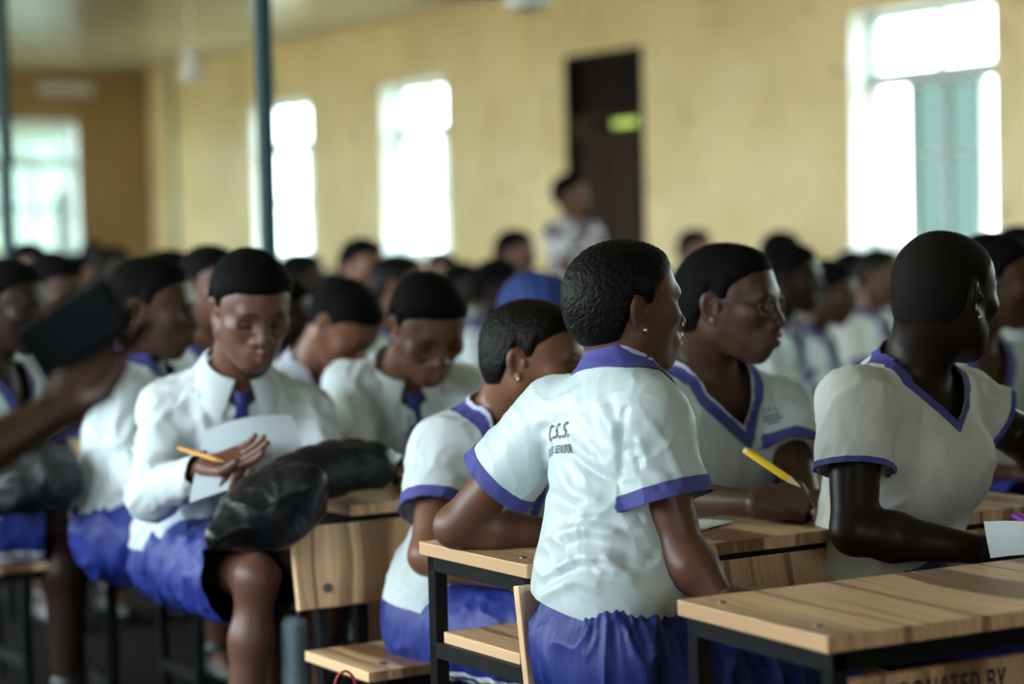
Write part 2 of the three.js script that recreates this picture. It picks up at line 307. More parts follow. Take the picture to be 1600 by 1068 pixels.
function makeBench() { // seat rear edge at x = 0
  const o = new THREE.Group(), L = IRON;
  part('bench_seat', woodBoard(0, 0.265, 0.41, 0.43, -UW, 0), M.wood, o);
  part('backrest', woodBoard(-0.032, -0.016, 0.505, 0.668, -UW, 0, 0.16, -0.024, 0.5), M.wood, o);
  for (const z of [-0.06, -UW + 0.06]) {
    part('bench_leg', iron(0.225, 0.225 + L, 0, 0.41, z - L / 2, z + L / 2), M.iron, o);
    part('back_leg', bar([0.006, 0, z], [-0.032 - 0.026 - 0.002, 0.62, z], L * 0.8, L), M.iron, o);
    part('seat_rail', iron(0.0, 0.25, 0.384, 0.41, z - L / 2, z + L / 2), M.iron, o);
    part('floor_rail', iron(0.01, 0.235, 0.06, 0.086, z - L / 2, z + L / 2), M.iron, o);
    part('bolt', new THREE.CylinderGeometry(0.009, 0.009, 0.006, 16).rotateZ(Math.PI / 2 + 0.16).translate(-0.018, 0.545, z + (z > -0.5 ? -0.004 : 0.004)), M.bolt, o);
    part('bolt', new THREE.CylinderGeometry(0.008, 0.008, 0.004, 16).translate(0.21, 0.431, z), M.bolt, o);
  }
  part('long_rail', iron(0.225, 0.225 + L, 0.384, 0.41, -UW + 0.06, -0.06), M.iron, o);
  return o;
}
const deskProto = makeDesk(), benchProto = makeBench();
let deskFirst = true, benchFirst = true;
function desk(x, z, label, turn = 0, group) { // x, z: left rear corner of the desk top
  const o = deskFirst ? deskProto : deskProto.clone(); deskFirst = false;
  o.name = numbered('school_desk'); o.position.set(x, 0, z); o.rotation.y = turn; scene.add(o); return tag(o, label, 'desk', group);
}
function bench(x, z, label, turn = 0, group) {
  const o = benchFirst ? benchProto : benchProto.clone(); benchFirst = false;
  o.name = numbered('school_bench'); o.position.set(x, 0, z); o.rotation.y = turn; scene.add(o); return tag(o, label, 'bench', group);
}
const deskB = desk(-2.47, 7.40, 'wooden school desk in the foreground at right, lettering on its front panel', rad(-3));
const deskA = desk(-3.245, 7.39, 'wooden school desk that the girl in the centre leans her elbow on');
const deskP = desk(-4.145, 7.24, 'wooden school desk with the black bag lying on its end');
bench(-3.74, 7.375, 'wooden school bench with an empty left end, backrest standing before the black bag');
bench(-2.852, 7.405, 'wooden school bench of the foreground row, mostly hidden by the girl in the centre');
{ // print on the front panel of the near desk
  const t = canvasTex(1024, 284, (x, w, h) => { x.clearRect(0, 0, w, h); x.fillStyle = '#14130f'; x.font = 'bold 205px sans-serif'; x.textAlign = 'center'; x.fillText('DONATED BY', w / 2, 205, 836); });
  const g = new THREE.PlaneGeometry(0.232, 0.064).rotateY(Math.PI / 2).translate(DD - 0.0355, 0.598, -0.238);
  part('printed_lettering', g, std({ map: t, transparent: true, roughness: 0.5 }), deskB);
}
// ---------------------------------------------------------------- modelling with distance fields
// a primitive is a tapered capsule {a, b, ra, rb} or an ellipsoid {c, r, m: [x, y, z] axes}; k is its blend, s < 0 carves it away
const RC = (a, b, ra, rb, k = 0.03, s = 1) => { const ba = sub(b, a); return { t: 0, a, ba, bb: dot(ba, ba) || 1e-9, ra, dr: rb - ra, k, s, c: mix(a, b, 0.5), R: len(ba) / 2 + Math.max(ra, rb) }; };
const AX = [[1, 0, 0], [0, 1, 0], [0, 0, 1]];
const EL = (c, r, m = AX, k = 0.03, s = 1) => ({ t: 1, c, r, m, k, s, R: Math.max(...r) });
function primD(p, x, y, z) {
  if (p.t === 0) {
    const a = p.a, d = p.ba, ax = x - a[0], ay = y - a[1], az = z - a[2]; let h = (ax * d[0] + ay * d[1] + az * d[2]) / p.bb; h = h < 0 ? 0 : h > 1 ? 1 : h;
    const ex = ax - d[0] * h, ey = ay - d[1] * h, ez = az - d[2] * h; return Math.sqrt(ex * ex + ey * ey + ez * ez) - p.ra - p.dr * h;
  }
  const c = p.c, r = p.r, m = p.m, dx = x - c[0], dy = y - c[1], dz = z - c[2];
  const u = (dx * m[0][0] + dy * m[0][1] + dz * m[0][2]) / r[0], v = (dx * m[1][0] + dy * m[1][1] + dz * m[1][2]) / r[1], w = (dx * m[2][0] + dy * m[2][1] + dz * m[2][2]) / r[2];
  const k0 = Math.sqrt(u * u + v * v + w * w), uu = u / r[0], vv = v / r[1], ww = w / r[2], k1 = Math.sqrt(uu * uu + vv * vv + ww * ww);
  return k1 < 1e-9 ? -Math.min(r[0], r[1], r[2]) : k0 * (k0 - 1) / k1;
}
function fieldD(list, x, y, z) {
  let d = 1;
  for (let i = 0; i < list.length; i++) {
    const p = list[i], e = primD(p, x, y, z), k = p.k;
    if (p.s > 0) { const h = k - Math.abs(d - e); d = (d < e ? d : e) - (h > 0 ? h * h / (4 * k) : 0); }
    else { const f = -e, h = k - Math.abs(d - f); d = (d > f ? d : f) + (h > 0 ? h * h / (4 * k) : 0); }
  }
  return d;
}
const near = (list, x, y, z, R) => list.filter((p) => Math.hypot(x - p.c[0], y - p.c[1], z - p.c[2]) < p.R + R);
// surface nets over the blocks that the surface can cross; lim = {lo, hi} optionally limits the box; off(x, y, z) is added to the distance
function meshField(list, cell, lim, off) {
  const lo = [1e9, 1e9, 1e9], hi = [-1e9, -1e9, -1e9];
  for (const p of list) if (p.s > 0) for (let i = 0; i < 3; i++) {
    const e = p.t ? p.R : 0, q0 = p.t ? p.c[i] - e : Math.min(p.a[i] - p.ra, p.a[i] + p.ba[i] - p.ra - p.dr), q1 = p.t ? p.c[i] + e : Math.max(p.a[i] + p.ra, p.a[i] + p.ba[i] + p.ra + p.dr);
    lo[i] = Math.min(lo[i], q0 - 0.025); hi[i] = Math.max(hi[i], q1 + 0.025);
  }
  if (lim) for (let i = 0; i < 3; i++) { lo[i] = Math.max(lo[i], lim.lo[i]); hi[i] = Math.min(hi[i], lim.hi[i]); }
  const B = 6, n = [0, 1, 2].map((i) => Math.ceil(Math.max(1, (hi[i] - lo[i]) / cell / B)) * B + 1), [nx, ny, nz] = n, val = new Float32Array(nx * ny * nz).fill(1);
  const R = B * cell * 0.87;
  for (let bz = 0; bz < nz - 1; bz += B) for (let by = 0; by < ny - 1; by += B) for (let bx = 0; bx < nx - 1; bx += B) {
    const cx = lo[0] + (bx + B / 2) * cell, cy = lo[1] + (by + B / 2) * cell, cz = lo[2] + (bz + B / 2) * cell, act = near(list, cx, cy, cz, R + 0.05);
    if (!act.length) continue;
    const dc = fieldD(act, cx, cy, cz), solid = Math.abs(dc) > R * 1.7 + 0.03;
    for (let z = bz; z <= bz + B; z++) for (let y = by; y <= by + B; y++) for (let x = bx; x <= bx + B; x++) {
      const i = (z * ny + y) * nx + x, px = lo[0] + x * cell, py = lo[1] + y * cell, pz = lo[2] + z * cell;
      if (solid) { if (dc < 0) val[i] = Math.min(val[i], dc); } else val[i] = fieldD(act, px, py, pz) + (off ? off(px, py, pz) : 0);
    }
  }
  const pos = [], idx = [], vid = new Int32Array(nx * ny * nz).fill(-1), S = [1, nx, nx * ny];
  for (let z = 0; z < nz - 1; z++) for (let y = 0; y < ny - 1; y++) for (let x = 0; x < nx - 1; x++) {
    const i = (z * ny + y) * nx + x; let neg = 0;
    for (let c = 0; c < 8; c++) if (val[i + (c & 1) + (c & 2 ? S[1] : 0) + (c & 4 ? S[2] : 0)] < 0) neg++;
    if (neg === 0 || neg === 8) continue;
    let sx = 0, sy = 0, sz = 0, m = 0;
    const edge = (a, b, ox, oy, oz, ax) => { const va = val[a], vb = val[b]; if ((va < 0) !== (vb < 0)) { const t = va / (va - vb); sx += ox + (ax === 0 ? t : 0); sy += oy + (ax === 1 ? t : 0); sz += oz + (ax === 2 ? t : 0); m++; } };
    for (let a = 0; a < 2; a++) for (let b = 0; b < 2; b++) {
      edge(i + a * S[1] + b * S[2], i + a * S[1] + b * S[2] + 1, 0, a, b, 0); edge(i + a + b * S[2], i + a + b * S[2] + S[1], a, 0, b, 1); edge(i + a + b * S[1], i + a + b * S[1] + S[2], a, b, 0, 2);
    }
    vid[i] = pos.length / 3; pos.push(lo[0] + (x + sx / m) * cell, lo[1] + (y + sy / m) * cell, lo[2] + (z + sz / m) * cell);
  }
  for (let z = 1; z < nz - 1; z++) for (let y = 1; y < ny - 1; y++) for (let x = 1; x < nx - 1; x++) {
    const i = (z * ny + y) * nx + x, a = val[i] < 0;
    for (let ax = 0; ax < 3; ax++) {
      if (a === (val[i + S[ax]] < 0)) continue;
      const u = S[(ax + 1) % 3], v = S[(ax + 2) % 3], q = [vid[i - u - v], vid[i - v], vid[i], vid[i - u]];
      if (q[0] < 0 || q[1] < 0 || q[2] < 0 || q[3] < 0) continue;
      if (a) idx.push(q[0], q[1], q[2], q[0], q[2], q[3]); else idx.push(q[0], q[2], q[1], q[0], q[3], q[2]);
    }
  }
  // pull the vertices onto the surface and take the normals from the field
  const nor = new Array(pos.length), e = cell * 0.35;
  for (let i = 0; i < pos.length; i += 3) {
    let x = pos[i], y = pos[i + 1], z = pos[i + 2]; const act = near(list, x, y, z, 0.06), f = (a, b, c) => fieldD(act, a, b, c) + (off ? off(a, b, c) : 0);
    let g;
    for (let k = 0; k < 2; k++) {
      const d = f(x, y, z); g = nrm([f(x + e, y, z) - f(x - e, y, z), f(x, y + e, z) - f(x, y - e, z), f(x, y, z + e) - f(x, y, z - e)]);
      if (k === 0) { const s = clamp(d, -cell * 0.6, cell * 0.6); x -= g[0] * s; y -= g[1] * s; z -= g[2] * s; }
    }
    pos[i] = x; pos[i + 1] = y; pos[i + 2] = z; nor[i] = g[0]; nor[i + 1] = g[1]; nor[i + 2] = g[2];
  }
  return { pos, nor, idx };
}
// keep the part of a mesh where g > 0, cut cleanly along g = 0
function clipMesh(m, g) {
  const n = m.pos.length / 3, gv = new Float32Array(n); for (let i = 0; i < n; i++) gv[i] = g(m.pos[i * 3], m.pos[i * 3 + 1], m.pos[i * 3 + 2], m.nor[i * 3], m.nor[i * 3 + 1], m.nor[i * 3 + 2]);
  const pos = [], nor = [], idx = [], map = new Int32Array(n).fill(-1), cuts = new Map();
  const v = (i) => { if (map[i] < 0) { map[i] = pos.length / 3; for (let c = 0; c < 3; c++) { pos.push(m.pos[i * 3 + c]); nor.push(m.nor[i * 3 + c]); } } return map[i]; };
  const cut = (i, j) => {
    const key = i < j ? i * n + j : j * n + i; if (cuts.has(key)) return cuts.get(key);
    const t = gv[i] / (gv[i] - gv[j]), k = pos.length / 3; for (let c = 0; c < 3; c++) { pos.push(m.pos[i * 3 + c] + (m.pos[j * 3 + c] - m.pos[i * 3 + c]) * t); nor.push(m.nor[i * 3 + c] + (m.nor[j * 3 + c] - m.nor[i * 3 + c]) * t); }
    cuts.set(key, k); return k;
  };
  for (let i = 0; i < m.idx.length; i += 3) {
    const t = [m.idx[i], m.idx[i + 1], m.idx[i + 2]], ins = t.map((q) => gv[q] > 0), c = ins.filter(Boolean).length;
    if (c === 3) idx.push(v(t[0]), v(t[1]), v(t[2]));
    else if (c === 1) { const k = ins.indexOf(true), a = t[k], b = t[(k + 1) % 3], d = t[(k + 2) % 3]; idx.push(v(a), cut(a, b), cut(a, d)); }
    else if (c === 2) { const k = ins.indexOf(false), a = t[k], b = t[(k + 1) % 3], d = t[(k + 2) % 3], p = cut(a, b), q = cut(a, d); idx.push(p, v(b), v(d), p, v(d), q); }
  }
  return { pos, nor, idx };
}
function joinMesh(list) { const o = { pos: [], nor: [], idx: [] }; for (const m of list) { const b = o.pos.length / 3; for (const x of m.pos) o.pos.push(x); for (const x of m.nor) o.nor.push(x); for (const x of m.idx) o.idx.push(x + b); } return o; }
// move vertices along their normals by f(x, y, z, nx, ny, nz) and refresh the normals
function displace(m, f) {
  for (let i = 0; i < m.pos.length; i += 3) { const d = f(m.pos[i], m.pos[i + 1], m.pos[i + 2], m.nor[i], m.nor[i + 1], m.nor[i + 2]); m.pos[i] += m.nor[i] * d; m.pos[i + 1] += m.nor[i + 1] * d; m.pos[i + 2] += m.nor[i + 2] * d; }
  return meshNormals(m);
}
function meshNormals(m) {
  const N = new Array(m.pos.length).fill(0), p = m.pos;
  for (let i = 0; i < m.idx.length; i += 3) {
    const [a, b, c] = [m.idx[i] * 3, m.idx[i + 1] * 3, m.idx[i + 2] * 3], ux = p[b] - p[a], uy = p[b + 1] - p[a + 1], uz = p[b + 2] - p[a + 2], vx = p[c] - p[a], vy = p[c + 1] - p[a + 1], vz = p[c + 2] - p[a + 2];
    const x = uy * vz - uz * vy, y = uz * vx - ux * vz, z = ux * vy - uy * vx; for (const q of [a, b, c]) { N[q] += x; N[q + 1] += y; N[q + 2] += z; }
  }
  for (let i = 0; i < N.length; i += 3) { const l = Math.hypot(N[i], N[i + 1], N[i + 2]) || 1; N[i] /= l; N[i + 1] /= l; N[i + 2] /= l; }
  m.nor = N; return m;
}
// give an open sheet a thickness: an inner face and a rim along its border
function thicken(m, t) {
  const n = m.pos.length / 3, E = new Map(), out = { pos: m.pos.slice(), nor: m.nor.slice(), idx: m.idx.slice() };
  for (let i = 0; i < m.pos.length; i++) { out.pos.push(m.pos[i] - m.nor[i] * t); } for (let i = 0; i < m.nor.length; i++) out.nor.push(-m.nor[i]);
  for (let i = 0; i < m.idx.length; i += 3) { const t3 = [m.idx[i], m.idx[i + 1], m.idx[i + 2]]; out.idx.push(t3[0] + n, t3[2] + n, t3[1] + n); for (let k = 0; k < 3; k++) { const a = t3[k], b = t3[(k + 1) % 3]; const r = b * n + a; if (E.has(r)) E.delete(r); else E.set(a * n + b, [a, b]); } }
  for (const [a, b] of E.values()) out.idx.push(b, a, a + n, b, a + n, b + n);
  return out;
}
function toGeo(m, base = [0, 0, 0], color, uv) {
  const n = m.pos.length / 3, P = new Float32Array(n * 3), g = new THREE.BufferGeometry();
  for (let i = 0; i < n; i++) for (let c = 0; c < 3; c++) P[i * 3 + c] = m.pos[i * 3 + c] - base[c];
  g.setAttribute('position', new THREE.BufferAttribute(P, 3)); g.setAttribute('normal', new THREE.BufferAttribute(Float32Array.from(m.nor), 3)); g.setIndex(m.idx);
  if (color) { const C = new Float32Array(n * 3); for (let i = 0; i < n; i++) { const q = color(m.pos[i * 3], m.pos[i * 3 + 1], m.pos[i * 3 + 2]); C[i * 3] = q[0]; C[i * 3 + 1] = q[1]; C[i * 3 + 2] = q[2]; } g.setAttribute('color', new THREE.BufferAttribute(C, 3)); }
  if (uv) { const U = new Float32Array(n * 2); for (let i = 0; i < n; i++) { const q = uv(m.pos[i * 3], m.pos[i * 3 + 1], m.pos[i * 3 + 2]); U[i * 2] = q[0]; U[i * 2 + 1] = q[1]; } g.setAttribute('uv', new THREE.BufferAttribute(U, 2)); }
  return g;
}
// ---------------------------------------------------------------- people
const skinMat = (r, g, b, s = 0.7) => std({ color: lin(r, g, b), vertexColors: true, roughness: 0.4, specularIntensity: s });
const SKIN = { dark: skinMat(0.066, 0.030, 0.018), deep: skinMat(0.028, 0.014, 0.010, 0.45), ebony: skinMat(0.019, 0.011, 0.0085, 0.4), brown: skinMat(0.185, 0.080, 0.044), mid: skinMat(0.128, 0.056, 0.033) };
const HAIR3 = std({ color: lin(0.009, 0.007, 0.0055), roughness: 0.75, specularIntensity: 0.25 }), HAIR = std({ color: lin(0.0032, 0.003, 0.003), roughness: 0.75, specularIntensity: 0.12 }), HAIR2 = std({ color: lin(0.0045, 0.0035, 0.003), roughness: 0.5, specularIntensity: 0.25 });
const CLOTH = {
  white: std({ color: lin(0.58, 0.65, 0.665), roughness: 0.62, sheen: 0.15 }), satin: std({ color: lin(0.56, 0.655, 0.67), roughness: 0.40 }), cream: std({ color: lin(0.62, 0.63, 0.60), roughness: 0.7 }),
  trim: std({ color: lin(0.060, 0.062, 0.27), roughness: 0.75 }), edge: std({ color: lin(0.55, 0.58, 0.72), roughness: 0.8 }), tie: std({ color: lin(0.012, 0.012, 0.14), roughness: 0.5 }),
  blue: std({ color: lin(0.010, 0.024, 0.20), roughness: 0.55 }), royal: std({ color: lin(0.010, 0.032, 0.16), roughness: 0.75 }), black: std({ color: lin(0.010, 0.011, 0.013), roughness: 0.6 }),
  shoe: std({ color: lin(0.015, 0.014, 0.014), roughness: 0.4 }), sock: std({ color: lin(0.6, 0.62, 0.64), roughness: 0.9 }), gold: std({ color: lin(0.75, 0.50, 0.20), roughness: 0.25, metalness: 1 }),
  eye: std({ vertexColors: true, roughness: 0.12, clearcoat: 0.6 }), lens: std({ color: lin(0.95, 0.97, 0.97), roughness: 0.02, transmission: 1, thickness: 0, ior: 1.55 }), wire: std({ color: lin(0.10, 0.09, 0.08), roughness: 0.3, metalness: 0.9 }),
  print: std({ color: lin(0.10, 0.12, 0.15), roughness: 0.8 }),
};
function headFrame({ c, phi, pitch = 0, roll = 0, s = 1 }) {
  const f0 = heading(phi), U0 = [0, 1, 0], p = rad(pitch); let f = add(mul(f0, Math.cos(p)), mul(U0, -Math.sin(p))), u = add(mul(U0, Math.cos(p)), mul(f0, Math.sin(p)));
  u = rotAbout(u, f, rad(roll)); return { c, s, m: [cross(u, f), u, f] };
}
const hp = (H, x, y, z) => add(H.c, add(mul(H.m[0], x * H.s), add(mul(H.m[1], y * H.s), mul(H.m[2], z * H.s))));
const hl = (H, x, y, z) => { const d = [x - H.c[0], y - H.c[1], z - H.c[2]]; return [dot(d, H.m[0]) / H.s, dot(d, H.m[1]) / H.s, dot(d, H.m[2]) / H.s]; };
function headPrims(H, N, opt = {}) {
  const s = H.s, P = (x, y, z) => hp(H, x, y, z), out = [], e = (x, y, z, a, b, c, k, g = 1, m = H.m) => out.push(EL(P(x, y, z), [a * s, b * s, c * s], m, k * s, g)), r = (a, b, ra, rb, k, g = 1) => out.push(RC(P(...a), P(...b), ra * s, rb * s, k * s, g));
  const fat = opt.cheek ?? 1, ms = (f) => { f(1); f(-1); };
  e(0, 0.032, -0.014, 0.0735, 0.085, 0.095, 0.02); e(0, 0.042, 0.036, 0.060, 0.052, 0.045, 0.04);
  e(0, -0.02, 0.03, 0.059 * fat, 0.072, 0.060, 0.035);
  e(0, -0.012, -0.040, 0.058, 0.056, 0.050, 0.04);
  ms((q) => r([q * 0.050 * fat, -0.045, -0.002], [q * 0.020, -0.088, 0.056], 0.024, 0.019, 0.03));
  e(0, -0.091, 0.066, 0.021, 0.0165, 0.0165, 0.022);
  e(0, -0.055, 0.03, 0.045 * fat, 0.04, 0.04, 0.03);
  ms((q) => e(q * 0.041, -0.013, 0.061, 0.022, 0.017, 0.020, 0.025));
  r([-0.032, 0.025, 0.078], [0.032, 0.025, 0.078], 0.0105, 0.0105, 0.022);
  if (opt.face !== false) {
    ms((q) => e(q * 0.0315, 0.004, 0.090, 0.0185, 0.0115, 0.016, 0.012, -1));
    ms((q) => e(q * 0.0315, 0.003, 0.0675, 0.0145, 0.0132, 0.0142, 0.006));
    if (opt.eyes) ms((q) => e(q * 0.0315, opt.eyes === 'low' ? -0.003 : 0.002, 0.087, 0.0115, opt.eyes === 'low' ? 0.0022 : 0.0042, 0.014, 0.002, -1));
    r([0, 0.016, 0.085], [0, -0.024, 0.1015], 0.0078, 0.0125, 0.014); e(0, -0.029, 0.1025, 0.0135, 0.0105, 0.0115, 0.008);
    ms((q) => e(q * 0.0155, -0.033, 0.0915, 0.0098, 0.0088, 0.0115, 0.008)); ms((q) => e(q * 0.0085, -0.0415, 0.098, 0.0048, 0.004, 0.006, 0.003, -1));
    e(0, -0.060, 0.077, 0.032, 0.025, 0.023, 0.02);
    ms((q) => r([q * 0.021, -0.0575, 0.085], [0, -0.0535, 0.1015], 0.0052, 0.0076, 0.006)); ms((q) => r([q * 0.019, -0.0625, 0.085], [0, -0.0677, 0.0985], 0.005, 0.0086, 0.006));
    e(0, -0.0602, 0.106, 0.022, 0.0014, 0.017, 0.003, -1);
  } else { r([0, 0.01, 0.085], [0, -0.026, 0.104], 0.009, 0.0135, 0.014); e(0, -0.060, 0.078, 0.032, 0.022, 0.022, 0.02); }
  ms((q) => { // ears stand off a little and lean back
    const a = rotAbout(rotAbout(H.m[0], H.m[1], q * -0.42), H.m[2], q * -0.12), u = rotAbout(rotAbout(H.m[1], H.m[0], -0.18), H.m[2], q * -0.12), m = [a, u, cross(a, u)];
    e(q * 0.0755, -0.001, -0.014, 0.0075, 0.031, 0.0185, 0.006, 1, m);
    if (opt.face !== false) { e(q * 0.0835, 0.001, -0.009, 0.0075, 0.0215, 0.0115, 0.004, -1, m); e(q * 0.0735, 0.000, 0.0035, 0.0065, 0.0085, 0.0055, 0.004, 1, m); }
    e(q * 0.0735, -0.028, -0.005, 0.0065, 0.0095, 0.008, 0.005);
  });
  const top = P(0, -0.03, -0.030), k = N ?? P(0, -0.17, -0.05), w = opt.neck ?? 1;
  out.push(RC(top, mix(top, k, 0.55), 0.050 * s * w, 0.048 * s * w, 0.035), RC(mix(top, k, 0.5), k, 0.048 * s * w, 0.058 * w, 0.03));
  return out;
}
// where the hair ends: height of the hairline for a point of the head
const HLINE = [[-0.13, -0.052], [-0.085, -0.06], [-0.045, -0.05], [-0.030, -0.012], [-0.018, 0.030], [-0.004, 0.026], [0.006, 0.010], [0.016, 0.014], [0.026, 0.038], [0.045, 0.054], [0.062, 0.066], [0.085, 0.074], [0.13, 0.08]];
function hairline(z) { for (let i = 1; i < HLINE.length; i++) if (z < HLINE[i][0]) { const a = HLINE[i - 1], b = HLINE[i], t = clamp((z - a[0]) / (b[0] - a[0]), 0, 1); return a[1] + (b[1] - a[1]) * t; } return 0.08; }
function handPrims(wr, dir, palm, side, { curl = [0.35, 0.5, 0.4], spread = 0.12, thumb = 0.3, s = 1, each } = {}) {
  dir = nrm(dir); palm = nrm(mad(palm, dir, -dot(palm, dir))); const ax = cross(dir, palm), Tt = mul(ax, side), out = [];
  const K = [[0.086, 0.029], [0.090, 0.0095], [0.086, -0.0095], [0.077, -0.0275]], LN = [[0.040, 0.025, 0.020], [0.045, 0.028, 0.022], [0.041, 0.026, 0.021], [0.032, 0.020, 0.018]];
  K.forEach(([l, w], i) => {
    const kn = mad(mad(wr, dir, l * s), Tt, w * s), c = each?.[i] ?? curl; out.push(RC(mad(mad(wr, dir, 0.008 * s), Tt, w * 0.45 * s), kn, 0.0165 * s, 0.0115 * s, 0.016 * s));
    let d = nrm(mad(dir, Tt, (1.5 - i) * spread)), p = kn, ang = 0;
    LN[i].forEach((L, j) => { ang += c[j]; const q = mad(p, rotAbout(d, ax, ang), L * s); out.push(RC(p, q, (0.0098 - j * 0.0009) * s * (i === 3 ? 0.88 : 1), (0.0090 - j * 0.0010) * s * (i === 3 ? 0.88 : 1), 0.003 * s)); p = q; });
  });
  const b0 = mad(mad(mad(wr, dir, 0.022 * s), Tt, 0.020 * s), palm, 0.006 * s), d1 = nrm(add(add(mul(dir, 0.75), mul(Tt, 0.62 - thumb * 0.5)), mul(palm, 0.25 + thumb))), d2 = nrm(add(add(mul(dir, 0.95), mul(Tt, 0.15 - thumb * 0.6)), mul(palm, 0.2 + thumb)));
  const b1 = mad(b0, d1, 0.043 * s), b2 = mad(b1, d2, 0.030 * s), b3 = mad(b2, nrm(mad(d2, palm, 0.12)), 0.024 * s);
  out.push(RC(b0, b1, 0.0165 * s, 0.0118 * s, 0.014 * s), RC(b1, b2, 0.0112 * s, 0.0102 * s, 0.003 * s), RC(b2, b3, 0.0102 * s, 0.0082 * s, 0.003 * s));
  return out;
}
function bendJoint(a, b, l1, l2, hint) { // middle joint of a two-bone limb
  const d = sub(b, a), L = Math.min(len(d), (l1 + l2) * 0.995), u = nrm(d), x = clamp((l1 * l1 - l2 * l2 + L * L) / (2 * L), -l1, l1), h = Math.sqrt(Math.max(0, l1 * l1 - x * x));
  return mad(mad(a, u, x), nrm(mad(hint, u, -dot(hint, u))), h);
}
const CELLS = { hi: { head: 0.0027, body: 0.008, hand: 0.003, cloth: 0.0065 }, mid: { head: 0.0034, body: 0.011, hand: 0.0034, cloth: 0.009 }, low: { head: 0.0065, body: 0.02, hand: 0.007, cloth: 0.017 } };
function person(o) {
  const q = { ...CELLS[o.q ?? 'low'], ...(o.cells ?? {}) }, lowq = (o.q ?? 'low') === 'low', top = o.top ?? {}, w = o.build ?? 1;
  const { N, P } = o, u = nrm(sub(N, P)), T = len(sub(N, P));
  const Xc0 = o.shL && o.shR ? nrm(sub(o.shL, o.shR)) : cross([0, 1, 0], heading(o.phiC ?? o.phiP)), Xc = nrm(mad(Xc0, u, -dot(Xc0, u))), Fc = cross(Xc, u), hw = o.shW ?? 0.15;
  const shL = o.shL ?? add(N, add(mul(Xc, hw), mul(u, -0.055))), shR = o.shR ?? add(N, add(mul(Xc, -hw), mul(u, -0.055)));
  const Fp = heading(o.phiP), Xp = cross([0, 1, 0], Fp), mP = [Xp, [0, 1, 0], Fp], mC = [Xc, u, Fc], Xm = nrm(add(Xc, Xp)), mMr = nrm(mad(Xm, u, -dot(Xm, u))), mM = [mMr, u, cross(mMr, u)];
  const wrL = o.wrL ?? add(P, add(mul(Fp, 0.30), add(mul(Xp, 0.09), [0, 0.10, 0]))), wrR = o.wrR ?? add(P, add(mul(Fp, 0.30), add(mul(Xp, -0.09), [0, 0.10, 0])));
  const elL = o.elL ?? bendJoint(shL, wrL, 0.27, 0.24, add(add(mul(Xc, 0.7), [0, -0.6, 0]), mul(Fc, -0.4))), elR = o.elR ?? bendJoint(shR, wrR, 0.27, 0.24, add(add(mul(Xc, -0.7), [0, -0.6, 0]), mul(Fc, -0.4)));
  const hipL = mad(P, Xp, 0.085), hipR = mad(P, Xp, -0.085), stand = o.stand;
  const knL = o.knL ?? (stand ? [hipL[0], P[1] * 0.53, hipL[2]] : add(hipL, add(mul(Fp, 0.40), [Xp[0] * 0.03, o.kneeY ?? 0, Xp[2] * 0.03]))), knR = o.knR ?? (stand ? [hipR[0], P[1] * 0.53, hipR[2]] : add(hipR, add(mul(Fp, 0.40), [-Xp[0] * 0.03, o.kneeY ?? 0, -Xp[2] * 0.03])));
  const foot = (k) => [k[0] + Fp[0] * (stand ? 0 : 0.0), 0.085, k[2] + Fp[2] * (stand ? 0 : 0.0)], anL = o.anL ?? foot(knL), anR = o.anR ?? foot(knR);
  const H = headFrame(o.head), hasFace = !lowq;
  const base = [P[0], 0, P[2]], root = thing('person', o.label, 'person', base, 0, o.group), mesh = (name, m, mat, color, parent = root, uv) => part(name, toGeo(m, base, color, uv), mat, parent);
  // the body
  const torso = [EL(mad(P, [0, 1, 0], 0.02), [0.150 * w, 0.105, 0.105 * w], mP, 0.03), EL(mix(P, N, 0.36), [0.118 * w, T * 0.30, 0.088 * w], mM, 0.06), EL(mix(P, N, 0.68), [0.135 * w, T * 0.33, 0.096 * w], mC, 0.06), RC(shL, mad(N, u, -0.045), 0.047, 0.058, 0.04), RC(shR, mad(N, u, -0.045), 0.047, 0.058, 0.04)];
  if (o.bust) for (const s of [-1, 1]) torso.push(EL(add(add(mix(P, N, 0.64), mul(Xc, s * 0.062)), mul(Fc, 0.078)), [0.055 * o.bust, 0.058 * o.bust, 0.05 * o.bust], mC, 0.03));
  const aw = (o.arm ?? 1), arms = [], arm = (s, e, r) => { arms.push(RC(s, e, 0.045 * aw, 0.034 * aw, 0.03), RC(e, mix(e, r, 0.3), 0.034 * aw, 0.036 * aw, 0.02), RC(mix(e, r, 0.3), r, 0.036 * aw, 0.0215 * aw, 0.02)); };
  arm(shL, elL, wrL); arm(shR, elR, wrR);
  const legs = [], lw = o.leg ?? 1, leg = (h, k, a) => { const t = mix(k, a, 0.28); legs.push(RC(h, k, 0.078 * w * lw, 0.053 * lw, 0.03), EL(mad(k, nrm(sub(k, h)), 0.012), [0.047 * lw, 0.05 * lw, 0.05 * lw], AX, 0.02), RC(k, t, 0.048 * lw, 0.05 * lw, 0.03), RC(t, a, 0.05 * lw, 0.031, 0.03), RC(a, add(a, add(mul(Fp, 0.12), [0, -0.045, 0])), 0.034, 0.028, 0.02)); };
  leg(hipL, knL, anL); leg(hipR, knR, anR);
  const head = headPrims(H, mad(N, u, -0.005), { face: hasFace, eyes: o.eyes, neck: o.neck, cheek: o.cheek }), handL = handPrims(wrL, o.handL?.dir ?? sub(wrL, elL), o.handL?.palm ?? [0, -1, 0], -1, o.handL), handR = handPrims(wrR, o.handR?.dir ?? sub(wrR, elR), o.handR?.palm ?? [0, -1, 0], 1, o.handR);
  const headTop = hp(H, 0, -0.03, -0.03), nk = mix(headTop, N, 0.95), nd = nrm(sub(headTop, N));
